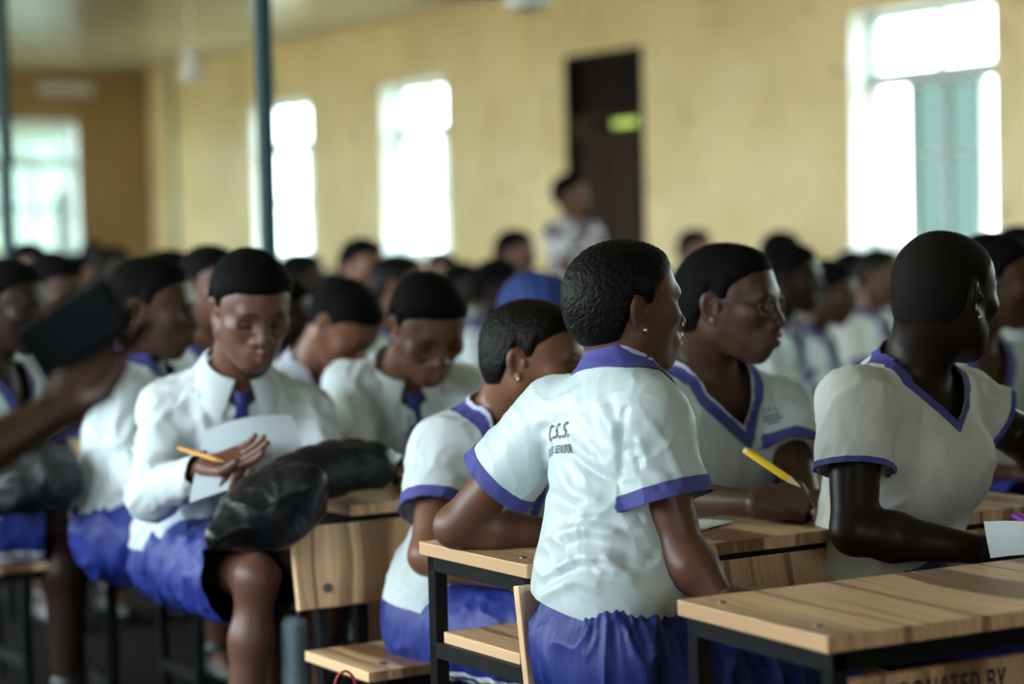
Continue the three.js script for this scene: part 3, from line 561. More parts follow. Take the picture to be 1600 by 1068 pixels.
  const above = (x, y, z) => ((x - nk[0]) * nd[0] + (y - nk[1]) * nd[1] + (z - nk[2]) * nd[2]), nearHead = (x, y, z) => Math.hypot(x - H.c[0], y - H.c[1], z - H.c[2]) < 0.19;
  const wristCut = (wr, el) => { const d = nrm(sub(wr, el)); return (x, y, z) => (x - wr[0]) * d[0] + (y - wr[1]) * d[1] + (z - wr[2]) * d[2]; }, cutL = wristCut(wrL, elL), cutR = wristCut(wrR, elR);
  const bodyM = meshField([...torso, ...arms, ...legs, ...head.slice(-2)], q.body);
  const R = 0.17, lim = { lo: [H.c[0] - R, H.c[1] - R - 0.03, H.c[2] - R], hi: [H.c[0] + R, H.c[1] + R, H.c[2] + R] };
  const nearTorso = torso.slice(3), headM = clipMesh(meshField([...nearTorso, ...head], q.head, lim), (x, y, z) => { const d = [x - nk[0], y - nk[1], z - nk[2]], h = dot(d, nd); return Math.max(above(x, y, z), len(mad(d, nd, -h)) - 0.064); });
  const handM = [[handL, wrL, elL, cutL, o.handL], [handR, wrR, elR, cutR, o.handR]].map(([h, wr, el, cut, on]) => { const S = 0.15, L = { lo: wr.map((v) => v - S * 1.35), hi: wr.map((v) => v + S * 1.35) }; return clipMesh(meshField([RC(mix(el, wr, 0.3), wr, 0.036 * aw, 0.0215 * aw, 0.02), ...h], on?.fine ? q.hand : q.hand * 1.6, L), (x, y, z) => cut(x, y, z) + 0.004); });
  const skinCol = (x, y, z) => {
    const p = hl(H, x, y, z); let k = 1 + 0.07 * n3(x * 14, y * 14, z * 14); let c = [k, k, k];
    if (p[2] > 0.03 && Math.abs(p[0]) < 0.07 && Math.abs(p[1]) < 0.11) {
      const ax = Math.abs(p[0]), lip = sstep(1, 0.75, Math.hypot(p[0] / 0.023, (p[1] + 0.0605) / 0.0125)) * sstep(0.078, 0.086, p[2]), by = 0.022 + 0.006 * Math.sin(clamp((ax - 0.012) / 0.034, 0, 1) * Math.PI), brow = sstep(0.0048, 0.002, Math.abs(p[1] - by)) * sstep(0.010, 0.016, ax) * sstep(0.050, 0.043, ax);
      c = [c[0] * (1 + 0.12 * lip), c[1] * (1 + 0.02 * lip), c[2] * (1 + 0.12 * lip)]; const b = 1 - 0.72 * brow; c = c.map((v) => v * b);
      const lash = sstep(0.0022, 0.0008, Math.abs(p[1] + (o.eyes === 'low' || !o.eyes ? 0.0045 : -0.0065) - 0.00)) * sstep(0.014, 0.011, Math.abs(ax - 0.0315)) * sstep(0.07, 0.074, p[2]); c = c.map((v) => v * (1 - 0.7 * lash));
    }
    return c;
  };
  const bodyMesh = mesh('body', joinMesh([bodyM, headM, ...handM]), SKIN[o.skin ?? 'dark'], skinCol); 
  // hair, close cropped or fuller
  if (!o.veil) {
    const th = (o.hair?.h ?? 0.006), up = o.hair?.top ?? 0, line = o.hair?.line ?? 0;
    const hf = (x, y, z) => { const p = hl(H, x, y, z), e = p[1] - hairline(p[2]) - line; return -0.0022 + (th + 0.0022) * (0.45 * sstep(-0.003, 0.006, e) + 0.55 * sstep(0.0, 0.034, e)) + up * sstep(0.03, 0.1, p[1]); };
    const hairM = clipMesh(meshField(head.filter((p) => p.s > 0).slice(0, 5).concat(head.slice(-2, -1)), q.head * (o.q === 'hi' ? 1 : 1.25), lim, (x, y, z) => -hf(x, y, z) * H.s), (x, y, z) => hf(x, y, z) + 0.0012);
    if (!lowq) displace(hairM, (x, y, z) => { const p = hl(H, x, y, z), e = sstep(0.0, 0.02, p[1] - hairline(p[2]) - line); const a = o.hair?.curl ?? 0.0009; return e * a * (n3(x * 210, y * 210, z * 210) + 0.6 * n3(x * 95, y * 95, z * 95)); });
    mesh('hair', hairM, o.hair?.mat ?? HAIR);
  }
  if (o.veil) { // head scarf that leaves the face free
    const v = meshField(head.filter((p) => p.s > 0).slice(0, 5).concat(head.slice(-2)), 0.008, lim, () => -0.012), fold = displace(v, (x, y, z) => 0.004 * n3(x * 30, y * 14, z * 30));
    mesh('head_scarf', thicken(clipMesh(fold, (x, y, z) => { const p = hl(H, x, y, z); return Math.max(0.028 - p[2], p[1] - 0.05, Math.abs(p[0]) - 0.062); }), 0.003), o.veil);
  }
  if (o.glasses) {
    const P = (x, y, z) => new THREE.Vector3(...sub(hp(H, x, y, z), base)), rot = new THREE.Matrix4().makeBasis(...H.m.map((v) => new THREE.Vector3(...v)));
    for (const s of [-1, 1]) {
      const g = new THREE.TorusGeometry(0.0215, 0.0011, 8, 40).scale(1.08, 0.86, 1).applyMatrix4(rot), l = new THREE.CircleGeometry(0.0213, 32).scale(1.08, 0.86, 1).applyMatrix4(rot), c = P(s * 0.0325, 0.002, 0.0965);
      part('spectacle_rim', g.translate(c.x, c.y, c.z), CLOTH.wire, root); part('lens', l.translate(c.x, c.y, c.z), CLOTH.lens, root);
      const t = new THREE.TubeGeometry(new THREE.CatmullRomCurve3([P(s * 0.0555, 0.006, 0.096), P(s * 0.071, 0.010, 0.06), P(s * 0.0775, 0.014, 0.0), P(s * 0.078, 0.004, -0.02)]), 20, 0.0014, 6); part('temple', t, CLOTH.wire, root);
    }
    part('bridge', new THREE.TubeGeometry(new THREE.CatmullRomCurve3([P(-0.0095, 0.004, 0.097), P(0, 0.008, 0.100), P(0.0095, 0.004, 0.097)]), 10, 0.0012, 6), CLOTH.wire, root);
  }
  if (o.eyes) for (const s of [-1, 1]) {
    const c = hp(H, s * 0.0315, 0.003, 0.0667), r = 0.0128 * H.s, g = new THREE.SphereGeometry(r, 24, 18), pa = g.attributes.position, col = new Float32Array(pa.count * 3), look = o.eyes === 'low' ? nrm(mad(H.m[2], H.m[1], -0.3)) : H.m[2];
    for (let i = 0; i < pa.count; i++) { const k = (pa.getX(i) * look[0] + pa.getY(i) * look[1] + pa.getZ(i) * look[2]) / r, v = k > 0.86 ? [0.012, 0.008, 0.006] : [0.62, 0.58, 0.54]; col.set(v, i * 3); }
    g.setAttribute('color', new THREE.BufferAttribute(col, 3)); g.translate(...sub(c, base)); part('eye', g, CLOTH.eye, root);
  }
  if (o.earring) for (const s of o.earring) part('earring', new THREE.SphereGeometry(0.0042 * (o.earSize ?? 1), 12, 10).translate(...sub(hp(H, s * 0.079, -0.032, -0.003), base)), CLOTH.gold, root);
  // the shirt
  const sl = top.sleeve ?? 0.62, long = top.long, cw = top.loose ?? 1, cm = top.mat ?? CLOTH.white;
  const inf = 0.016 * cw, A = torso.slice(1), shirt = [EL(torso[1].c, [torso[1].r[0] + 0.022 * cw, torso[1].r[1] + 0.02, torso[1].r[2] + 0.026 * cw], mM, 0.06), EL(torso[2].c, torso[2].r.map((v) => v + inf), mC, 0.06)];
  const hemY = top.hemY ?? 0.03; shirt.push(EL(mad(P, u, hemY + 0.02), [0.160 * w + 0.014 * cw + (top.hemW ?? 0), 0.14, 0.116 * w + 0.02 * cw + (top.hemW ?? 0)], mP, 0.06));
  for (const [s] of [[shL], [shR]]) shirt.push(RC(s, mad(N, u, -0.045), 0.056, 0.066, 0.05));
  if (o.bust) for (const s of [-1, 1]) shirt.push(EL(add(add(mix(P, N, 0.63), mul(Xc, s * 0.058)), mul(Fc, 0.080)), [0.065 * o.bust, 0.066 * o.bust, 0.058 * o.bust], mC, 0.05));
  const sleeve = (s, e, r) => {
    const d = nrm(sub(e, s)); shirt.push(RC(mad(s, d, 0.005), mix(s, e, long ? 1 : sl + 0.01), (long ? 0.058 : 0.063) * (top.sleeveW ?? 1) * aw, (long ? 0.050 : 0.068) * (top.sleeveW ?? 1) * aw, 0.025));
    if (long) shirt.push(RC(e, mix(e, r, 1.02), 0.050 * aw, 0.036 * aw, 0.03));
  };
  const torsoCloth = shirt.slice(), sleeves = [[shL, elL, wrL], [shR, elR, wrR]].map((a) => { const n = shirt.length; sleeve(...a); return shirt.slice(n); });
  shirt.push(RC(mad(N, u, -0.03), mad(N, nd, 0.035), 0.064 * (o.neck ?? 1), 0.058 * (o.neck ?? 1), 0.03));
  const armP = [[shL, elL, wrL], [shR, elR, wrR]].map(([s, e, r], i) => ({ s, e, r, up: sleeves[i][0], lo: sleeves[i][1], L: len(sub(e, s)), Lf: len(sub(r, e)), d: nrm(sub(e, s)), df: nrm(sub(r, e)) }));
  let hitArm = null, hitEnd = 0;
  const onArm = (x, y, z) => { // which sleeve a point lies on and how far it is from its end
    let best = Infinity, hit = null; hitArm = null; for (const p of torsoCloth) best = Math.min(best, primD(p, x, y, z)); const bestT = best;
    for (const a of armP) {
      const t = ((x - a.s[0]) * a.d[0] + (y - a.s[1]) * a.d[1] + (z - a.s[2]) * a.d[2]) / a.L, du = primD(a.up, x, y, z), dl = a.lo ? primD(a.lo, x, y, z) : 9;
      if (t > 0.2 && Math.min(du, dl) < best) { best = Math.min(du, dl); hitArm = a; hitEnd = (sl - t) * a.L; if (!long) hit = Math.min((sl - t) * a.L, (t - 0.2) * a.L, (bestT - Math.min(du, dl)) * 0.7); else { const tf = ((x - a.e[0]) * a.df[0] + (y - a.e[1]) * a.df[1] + (z - a.e[2]) * a.df[2]) / a.Lf; hit = Math.min(dl < du || t > 0.98 ? (0.93 - tf) * a.Lf : 0.3, (bestT - Math.min(du, dl)) * 0.7); } }
    }
    return hit;
  };
  const VD = top.V ?? 0.105, hwV = top.hwV ?? 0.052, yT = top.yT ?? 0.022, uN = nrm(add(add(u, mul(nd, top.ndW ?? 0.8)), mul(Fc, top.neckTilt ?? 0.45))), XN = nrm(mad(Xc, uN, -dot(Xc, uN))), FN = cross(XN, uN);
  const neckG = (x, y, z) => {
    const d = [x - N[0], y - N[1], z - N[2]], a = dot(d, XN), b = dot(d, uN), c = dot(d, FN); if (Math.hypot(a, b, c) > 0.28) return 1;
    const t = Math.max(yT - b, (Math.hypot(a, c) - (top.rN ?? 0.074)) * 0.9); if (c <= 0.0) return t; const wv = hwV * (1 + Math.min(b, yT) / VD), v = Math.max((Math.abs(a) - wv) * 0.88, (-VD - b) * 0.5); return Math.min(t, v);
  };
  const hemP = mad(P, u, hemY), uH = nrm(add(u, mul(Xc, top.hemTilt ?? 0))), fold = top.fold ?? 0.0035, sd = (o.seed ?? 1) * 3.7, fd = nrm(add(mul(Xc, top.fx ?? 0.5), add(mul(u, top.fu ?? 0.9), mul(Fc, 0.3))));
  const ripple = (x, y, z) => { // creases that run along fd
    const d = [x - P[0], y - P[1], z - P[2]], along = dot(d, fd), r = mad(d, fd, -along * 0.84), wx = 0.05 * n3(d[0] * 5 + sd, d[1] * 5, d[2] * 5);
    const a = n3((r[0] + wx) * 10 + sd, (r[1] + wx) * 10, r[2] * 10), b = n3(r[0] * 20, (r[1] + wx) * 20 + sd, r[2] * 20 + wx * 9);
    return fold * (1.5 * Math.pow(1 - Math.abs(a), 3) - 0.45 + 0.75 * Math.pow(1 - Math.abs(b), 3));
  };
  const creased = (x, y, z) => ripple(x, y, z) + (top.extra ? top.extra(x, y, z) : 0);
  const stub = armP.map((a) => RC(mad(a.s, a.d, 0.005), mix(a.s, a.e, long ? 0.4 : 0.24), (long ? 0.0595 : 0.0655) * (top.sleeveW ?? 1) * aw, (long ? 0.055 : 0.0655) * (top.sleeveW ?? 1) * aw, 0.03));
  const sm = meshField([...torsoCloth, shirt[shirt.length - 1], ...stub], q.cloth), ss = meshField(shirt, q.cloth); displace(sm, creased); displace(ss, creased);
  const keep = (x, y, z) => Math.min(neckG(x, y, z), (x - hemP[0]) * uH[0] + (y - hemP[1]) * uH[1] + (z - hemP[2]) * uH[2]);
  const cut = joinMesh([clipMesh(sm, keep), clipMesh(ss, (x, y, z) => onArm(x, y, z) ?? -1)]); const shirtMesh = mesh('shirt', lowq ? cut : thicken(cut, 0.0022), cm, top.color);
  const puff = (m, t) => ({ pos: m.pos.map((v, i) => v + m.nor[i] * t), nor: m.nor, idx: m.idx });
  if (top.trim) {
    const band = clipMesh(puff(sm, 0.0022), (x, y, z) => { const g = neckG(x, y, z); return Math.min(g - (top.edge ? (top.edgeW ?? 0.0045) - 0.001 : -0.001), (top.band ?? 0.026) - g); });
    mesh('collar_trim', lowq ? band : thicken(band, 0.003), top.trim);
    if (top.edge) { const e = clipMesh(puff(sm, 0.0030), (x, y, z) => { const g = neckG(x, y, z); return Math.min(g + 0.001, (top.edgeW ?? 0.0045) - g); }); mesh('collar_edge', thicken(e, 0.004), top.edge); }
    if (!long) for (const side of armP) { const c = clipMesh(puff(ss, 0.0018), (x, y, z) => { const g = onArm(x, y, z); return g === null || hitArm !== side ? -1 : Math.min(g + 0.001, (top.cuffW ?? 0.0235) - hitEnd); }); if (c.idx.length) mesh('cuff_trim', lowq ? c : thicken(c, 0.004), top.cuff ?? top.trim); }
  }
  if (top.collar) { // turned-down shirt collar with points
    const W = 44, Hh = 8, m = { pos: [], nor: [], idx: [] }, spread = top.collarSpread ?? 0.92;
    for (let i = 0; i <= W; i++) for (let j = 0; j <= Hh; j++) {
      const s = (i / W * 2 - 1), a = s * Math.PI * spread, f = (1 - Math.cos(a)) / 2, t = j / Hh, pt = Math.pow(Math.abs(s), 5);
      const r = 0.067 + t * (0.016 + 0.012 * f) + 0.006 * Math.sin(t * Math.PI), y = 0.050 - 0.022 * f - t * (0.040 + 0.012 * f + 0.034 * pt);
      const p = add(N, add(mul(XN, Math.sin(a) * r * (1 + 0.10 * t * pt) + Math.sign(s) * 0.022 * t * pt), add(mul(uN, y), mul(FN, -Math.cos(a) * r * 0.98 + 0.004 + 0.016 * f * t)))); m.pos.push(...p); m.nor.push(0, 1, 0);
    }
    for (let i = 0; i < W; i++) for (let j = 0; j < Hh; j++) { const a = i * (Hh + 1) + j; m.idx.push(a, a + 1, a + Hh + 2, a, a + Hh + 2, a + Hh + 1); }
    mesh('collar', thicken(meshNormals(m), 0.0035), cm);
  }
  const onto = (p, dir, lift) => { let t = 0, b = mad(p, dir, -0.12); for (let i = 0; i < 60; i++) { const c = mad(b, dir, t), d = fieldD(shirt, ...c); if (d < 0.0005) break; t += Math.max(d * 0.7, 0.0005); if (t > 0.4) break; } return mad(b, dir, t - lift); };
  if (top.tie) {
    const W = 6, L = 26, m = { pos: [], nor: [], idx: [] };
    for (let j = 0; j <= L; j++) for (let i = 0; i <= W; i++) {
      const t = j / L, s = i / W * 2 - 1, hwid = t < 0.14 ? 0.021 - t * 0.05 : 0.0125 + (t - 0.14) * 0.034, y = 0.012 - t * top.tie;
      const p = onto(add(N, add(mul(XN, s * hwid + (top.tieX ?? 0) * t), add(mul(uN, y), mul(FN, 0.06)))), mul(FN, -1), 0.006 + (t < 0.14 ? 0.008 : 0.003) * (1 - s * s)); m.pos.push(...p); m.nor.push(0, 0, 1);
    }
    for (let j = 0; j < L; j++) for (let i = 0; i < W; i++) { const a = j * (W + 1) + i; m.idx.push(a, a + W + 1, a + W + 2, a, a + W + 2, a + 1); }
    mesh('tie', thicken(meshNormals(m), 0.005), CLOTH.tie);
  }
  // shorts, skirt or trousers
  if (o.bottom !== false) {
    const b = o.bottom ?? {}, cut = b.len ?? 0.86, bm = b.mat ?? CLOTH.blue, cl = lowq ? q.cloth : q.cloth * 1.15;
    const list = [EL(mad(P, [0, 1, 0], 0.025), [(0.166 * w + 0.006) * (b.s ?? 1), 0.125, (0.122 * w + 0.01) * (b.s ?? 1)], mP, 0.05)], long2 = b.long;
    const lg = [[hipL, knL, anL], [hipR, knR, anR]].map(([h, k, a]) => { list.push(RC(h, mix(h, k, long2 ? 1 : 1.0), 0.098 * w, (long2 ? 0.072 : 0.092) * (b.wide ?? 1), 0.06)); if (long2) list.push(RC(k, mix(k, a, 0.95), 0.07, 0.058, 0.03)); return { h, d: nrm(sub(k, h)), L: len(sub(k, h)), p: RC(h, k, 0.08, 0.07) }; });
    let bmh = meshField(list, cl);
    displace(bmh, (x, y, z) => { const d = [x - P[0], y - P[1], z - P[2]], h = (b.foldY ?? 0.4), a = n3(d[0] * 10 + sd, d[1] * 10 * h, d[2] * 10), c = n3(d[0] * 20, d[1] * 20 * h + sd, d[2] * 20); let g = 0; if (b.gather) { const an = Math.atan2(dot(d, Xp), dot(d, Fp)), hgt = sstep(-0.06, 0.10, dot(d, u)); g = b.gather * hgt * (Math.sin(an * 58 + 3 * a) * 0.6 + 0.5 * Math.sin(an * 31 + 5 * c)); } return (b.fold ?? 0.005) * (1.4 * Math.pow(1 - Math.abs(a), 3) - 0.4 + 0.6 * Math.pow(1 - Math.abs(c), 3)) + g + (b.extra ? b.extra(x, y, z) : 0); });
    const wp = mad(P, u, b.waist ?? 0.115), keepB = (x, y, z) => { let g = -((x - wp[0]) * u[0] + (y - wp[1]) * u[1] + (z - wp[2]) * u[2]); for (const l of lg) if ((x - l.h[0]) * l.d[0] + (y - l.h[1]) * l.d[1] + (z - l.h[2]) * l.d[2] > 0.11 && !o.stand) g = 1; if (!long2) { const l = primD(lg[0].p, x, y, z) < primD(lg[1].p, x, y, z) ? lg[0] : lg[1], t = ((x - l.h[0]) * l.d[0] + (y - l.h[1]) * l.d[1] + (z - l.h[2]) * l.d[2]); g = Math.min(g, cut * l.L - t); } return g; };
    const c = clipMesh(bmh, keepB); mesh(b.name ?? 'shorts', lowq ? c : thicken(c, 0.0025), bm);
    if (b.stripe) for (const side of b.stripe) {
      const l = side > 0 ? lg[0] : lg[1], outw = nrm(mad(mul(Xp, side), l.d, -dot(mul(Xp, side), l.d))), ov = cross(l.d, outw), sh = b.stripeTurn ?? 0;
      const st = clipMesh(puff(bmh, 0.002), (x, y, z) => { const d = [x - l.h[0], y - l.h[1], z - l.h[2]], t = dot(d, l.d); if (t < 0.0) return -1; const an = Math.atan2(dot(d, ov), dot(d, outw)) - sh; if (Math.abs(an) > 1) return -1; return Math.min(0.0065 - Math.abs(Math.abs(an * 0.095) - 0.0115), keepB(x, y, z)); });
      mesh('side_stripe', st, CLOTH.sock);
    }
  }
  for (const [k, a] of [[knL, anL], [knR, anR]]) {
    const f = add(a, [0, -0.045, 0]), fw = nrm([Fp[0], 0, Fp[2]]);
    mesh('shoe', clipMesh(meshField([RC(mad(f, fw, -0.03), mad(f, fw, 0.13), 0.041, 0.036, 0.03), RC(mad(f, fw, -0.015), add(a, [0, 0.02, 0]), 0.043, 0.040, 0.03)], lowq ? 0.016 : 0.009), (x, y) => y - 0.006), o.shoe ?? CLOTH.shoe);
    if (o.sock) mesh('sock', clipMesh(meshField([RC(mix(k, a, 0.28), a, 0.053, 0.036, 0.03)], 0.012), (x, y, z) => o.sock - ((y - a[1]) / Math.max(0.1, k[1] - a[1]))), CLOTH.sock);
  }
  return { root, H, base, shirtMesh, mesh, onto, fields: { shirt }, N, P, u, Xc, Fc, wrL, wrR, elL, elR, shL, shR };
}
// ---------------------------------------------------------------- the pupils in front
// creases of the satin shirt: [height, half-width, points on the back], in metres
const CREASES = [
  [-0.006, 0.0094, [-2.932, 0.881, 7.33], [-2.964, 0.829, 7.302], [-2.827, 0.812, 7.373], [-2.766, 0.801, 7.375]],
  [0.005, 0.0106, [-2.869, 0.897, 7.344], [-2.825, 0.85, 7.363], [-2.784, 0.824, 7.369], [-2.738, 0.817, 7.357]],
  [0.004, 0.0094, [-2.815, 0.901, 7.352], [-2.756, 0.878, 7.346], [-2.713, 0.863, 7.334]],
  [-0.005, 0.0083, [-2.816, 0.886, 7.356], [-2.754, 0.862, 7.351], [-2.713, 0.845, 7.335]],
  [0.005, 0.0106, [-2.759, 0.963, 7.329], [-2.725, 0.936, 7.339], [-2.7, 0.907, 7.335]],
  [-0.005, 0.0083, [-2.732, 0.967, 7.331], [-2.702, 0.937, 7.337], [-2.688, 0.898, 7.33]],
  [-0.005, 0.0071, [-2.694, 0.957, 7.329], [-2.7, 0.907, 7.335], [-2.699, 0.868, 7.332]],
  [0.004, 0.0106, [-2.806, 0.951, 7.338], [-2.766, 0.913, 7.341], [-2.713, 0.885, 7.337]],
  [0.005, 0.0094, [-2.762, 0.794, 7.378], [-2.708, 0.802, 7.345], [-2.685, 0.784, 7.328]],
  [-0.004, 0.0083, [-2.771, 0.781, 7.384], [-2.709, 0.787, 7.354], [-2.679, 0.769, 7.333]],
  [0.006, 0.0106, [-2.802, 0.752, 7.398], [-2.739, 0.776, 7.379], [-2.684, 0.76, 7.35], [-2.661, 0.742, 7.322]],
  [-0.0045, 0.0094, [-2.781, 0.736, 7.403], [-2.724, 0.758, 7.38], [-2.674, 0.741, 7.349], [-2.654, 0.727, 7.322]],
  [0.006, 0.0106, [-2.757, 0.717, 7.407], [-2.696, 0.737, 7.376], [-2.673, 0.719, 7.366]],
  [-0.005, 0.0083, [-2.744, 0.701, 7.41], [-2.691, 0.719, 7.382], [-2.661, 0.721, 7.347]],
  [0.005, 0.0094, [-2.737, 0.697, 7.409], [-2.68, 0.721, 7.373], [-2.657, 0.71, 7.35]],
  [0.005, 0.0118, [-2.833, 0.742, 7.395], [-2.785, 0.738, 7.402]],
  [-0.005, 0.0083, [-2.813, 0.754, 7.395], [-2.772, 0.751, 7.396]],
  [-0.006, 0.0083, [-2.691, 0.76, 7.361], [-2.67, 0.75, 7.334], [-2.653, 0.735, 7.308]],
  [0.005, 0.0094, [-2.799, 0.665, 7.417], [-2.736, 0.694, 7.41], [-2.692, 0.691, 7.391]],
  [-0.004, 0.0083, [-2.806, 0.679, 7.417], [-2.751, 0.706, 7.411], [-2.724, 0.722, 7.399]],
  [0.004, 0.0083, [-2.844, 0.709, 7.401], [-2.803, 0.694, 7.413], [-2.769, 0.708, 7.411]],
  [0.004, 0.0071, [-2.669, 0.908, 7.319], [-2.655, 0.87, 7.315], [-2.635, 0.855, 7.296]],
  [-0.004, 0.0059, [-2.678, 0.898, 7.325], [-2.664, 0.865, 7.321], [-2.639, 0.841, 7.306]],
  [0.0035, 0.0071, [-2.658, 0.933, 7.302], [-2.642, 0.898, 7.284], [-2.626, 0.859, 7.276]],
  [0.003, 0.0094, [-2.934, 0.923, 7.335], [-2.881, 0.947, 7.332], [-2.832, 0.98, 7.326]],
  [-0.003, 0.0083, [-2.92, 0.913, 7.332], [-2.849, 0.934, 7.341], [-2.796, 0.952, 7.337]],
];
const creaseAt = (x, y, z) => { let s = 0; for (const [h, w, ...q] of CREASES) { let b = 1e9; for (let i = 1; i < q.length; i++) { const a = q[i - 1], c = q[i], u = sub(c, a), v = [x - a[0], y - a[1], z - a[2]], t = clamp(dot(v, u) / dot(u, u), 0, 1); b = Math.min(b, len(mad(v, u, -t))); } if (b < w * 4) s += 1.05 * h * Math.exp(-b * b / (1.3 * w * w)); } return s; };
const polo = { trim: CLOTH.trim, edge: CLOTH.edge };
const figA = person({ q: 'hi', cells: { cloth: 0.004 }, seed: 1, label: 'girl in satin polo shirt with lettering on its back, elbow on the desk', head: { c: [-2.849, 1.103, 7.214], phi: 113, pitch: -2, s: 0.92 }, skin: 'mid', hair: { h: 0.009, curl: 0.0012, mat: HAIR2 }, eyes: 'open', earring: [-1],
  N: [-2.833, 0.995, 7.235], P: [-2.773, 0.555, 7.31], shR: [-2.72, 0.937, 7.267], shL: [-2.97, 0.93, 7.272], elL: [-3.115, 0.739, 7.39], wrL: [-3.037, 0.712, 7.191], elR: [-2.652, 0.728, 7.253], wrR: [-2.578, 0.666, 7.234], handR: { dir: heading(100) }, phiP: 112, build: 0.86,
  neck: 0.82, kneeY: -0.09, top: { ...polo, mat: CLOTH.satin, sleeve: 0.60, V: 0.10, hemY: 0.075, hemTilt: -0.28, rN: 0.056, edgeW: 0.0034, fold: 0.0018, hemW: 0, extra: creaseAt }, bottom: { s: 0.97, gather: 0.0028, waist: 0.12, fold: 0.006, foldY: 0.3 } });
const figB = person({ q: 'hi', seed: 2, label: 'girl with gold earring seated behind the elbow of the turned girl', head: { c: [-3.458, 0.989, 7.008], phi: 72, pitch: 8, s: 0.95 }, skin: 'brown', hair: { h: 0.008, curl: 0.0012, mat: HAIR2 }, eyes: 'open', earring: [-1],
  N: [-3.549, 0.877, 7.033], P: [-3.594, 0.482, 7.083], shR: [-3.561, 0.822, 7.152], shL: [-3.59, 0.808, 6.858], elR: [-3.468, 0.635, 7.247], wrR: [-3.31, 0.599, 7.146], phiP: 45, top: { ...polo, sleeve: 0.6, hemW: 0.021 }, bottom: { stripe: [-1], stripeTurn: 0.85 } });
const figC = person({ q: 'mid', seed: 3, label: 'girl with glasses writing with a yellow pen', head: { c: [-3.302, 1.085, 6.653], phi: 64, pitch: 3, s: 0.98 }, skin: 'dark', hair: { h: 0.008 }, eyes: 'open', glasses: 1,
  N: [-3.406, 0.96, 6.643], P: [-3.505, 0.488, 6.56], shR: [-3.34, 0.873, 6.791], shL: [-3.383, 0.863, 6.462], elR: [-3.242, 0.739, 6.91], wrR: [-3.022, 0.74, 6.822], elL: [-3.213, 0.687, 6.546], wrL: [-3.036, 0.7, 6.582], phiP: 35, bust: 0.9, handR: { fine: 1, curl: [1.15, 1.35, 0.9], thumb: 0.9, palm: add([0, -0.75, 0], heading(180)), dir: heading(95) }, top: { ...polo, sleeve: 0.5, V: 0.055, band: 0.03, neckTilt: 0.3 } });
const figD = person({ q: 'hi', seed: 4, label: 'girl with shaved head and back turned, arm behind the near desk', head: { c: [-2.784, 1.102, 6.577], phi: 130, pitch: 4, s: 1.0 }, skin: 'ebony', hair: { h: 0.0016, curl: 0.0004, mat: HAIR3 }, eyes: 'open', earring: [-1],
  N: [-2.834, 0.977, 6.611], P: [-2.943, 0.54, 6.597], shR: [-2.794, 0.926, 6.779], shL: [-2.89, 0.903, 6.443], elR: [-2.742, 0.718, 6.829], wrR: [-2.629, 0.682, 6.649], elL: [-2.848, 0.833, 6.324], wrL: [-2.677, 0.737, 6.341], phiP: 60, bust: 1.15, arm: 1.12, build: 1.05, top: { ...polo, edge: undefined, mat: CLOTH.cream, sleeveW: 0.88, sleeve: 0.52, V: 0.035, neckTilt: 0.3, band: 0.019, cuffW: 0.009 } });
const figE = person({ q: 'mid', seed: 5, label: 'pupil in long-sleeved white shirt and blue tie reading a page on the lap', head: { c: [-4.113, 1.086, 7.297], phi: 24, pitch: 20, s: 1.0 }, skin: 'mid', hair: { h: 0.010, top: 0.004 }, eyes: 'low',
  N: [-4.236, 0.942, 7.28], P: [-4.415, 0.532, 7.263], shR: [-4.309, 0.873, 7.404], shL: [-4.243, 0.851, 7.11], elR: [-4.21, 0.701, 7.488], wrR: [-3.96, 0.778, 7.476], elL: [-4.112, 0.722, 7.137], wrL: [-3.949, 0.75, 7.328], leg: 0.82, knR: [-3.955, 0.548, 7.375], anR: [-3.962, 0.095, 7.426], knL: [-4.021, 0.551, 7.196], phiP: 30, handR: { fine: 1, dir: add(heading(75), [0, 0.3, 0]), palm: add([0, 1, 0], heading(-20)), curl: [0.2, 0.2, 0.15], spread: 0.05, thumb: 0.1, s: 0.86 }, handL: { dir: add(heading(-20), [0, 0.3, 0]) },
  top: { long: 1, collar: 1, hemW: 0.016, tie: 0.22, yT: 0.012, V: 0.03, neckTilt: 0.0, ndW: 0.4, rN: 0.06, loose: 1.2, fold: 0.006 }, bottom: { fold: 0.009, wide: 1.12, len: 0.9 } });
const figF = person({ q: 'mid', seed: 6, label: 'pupil in white shirt and navy tie bent over the desk beside the bag', head: { c: [-4.176, 1.027, 6.834], phi: 24, pitch: 30, s: 1.0 }, skin: 'mid', hair: { h: 0.010 }, eyes: 'low',
  N: [-4.352, 0.914, 6.805], P: [-4.489, 0.496, 6.721], shR: [-4.397, 0.892, 6.917], shL: [-4.346, 0.87, 6.647], elR: [-4.214, 0.729, 7.017], wrR: [-3.97, 0.727, 7.003], elL: [-4.121, 0.712, 6.735], wrL: [-3.96, 0.728, 6.93], phiP: 30, top: { long: 1, collar: 1, tie: 0.24, yT: 0.012, V: 0.03, neckTilt: 0.0, ndW: 0.4, rN: 0.06, loose: 1.2, fold: 0.006 } });
const figG = person({ q: 'mid', seed: 7, label: 'pupil in blue shorts in profile behind the reading pupil at the left', head: { c: [-4.786, 1.076, 7.244], phi: 84, pitch: 6, s: 1.02 }, skin: 'dark', hair: { h: 0.008 }, shoe: CLOTH.sock,
  N: [-4.85, 0.946, 7.263], P: [-4.839, 0.539, 7.281], shR: [-4.732, 0.881, 7.364], shL: [-4.985, 0.866, 7.164], elR: [-4.652, 0.694, 7.346], wrR: [-4.577, 0.654, 7.228], phiP: 70, top: { trim: CLOTH.trim, loose: 1.3, long: 1, fold: 0.006 }, bottom: { fold: 0.008 } });

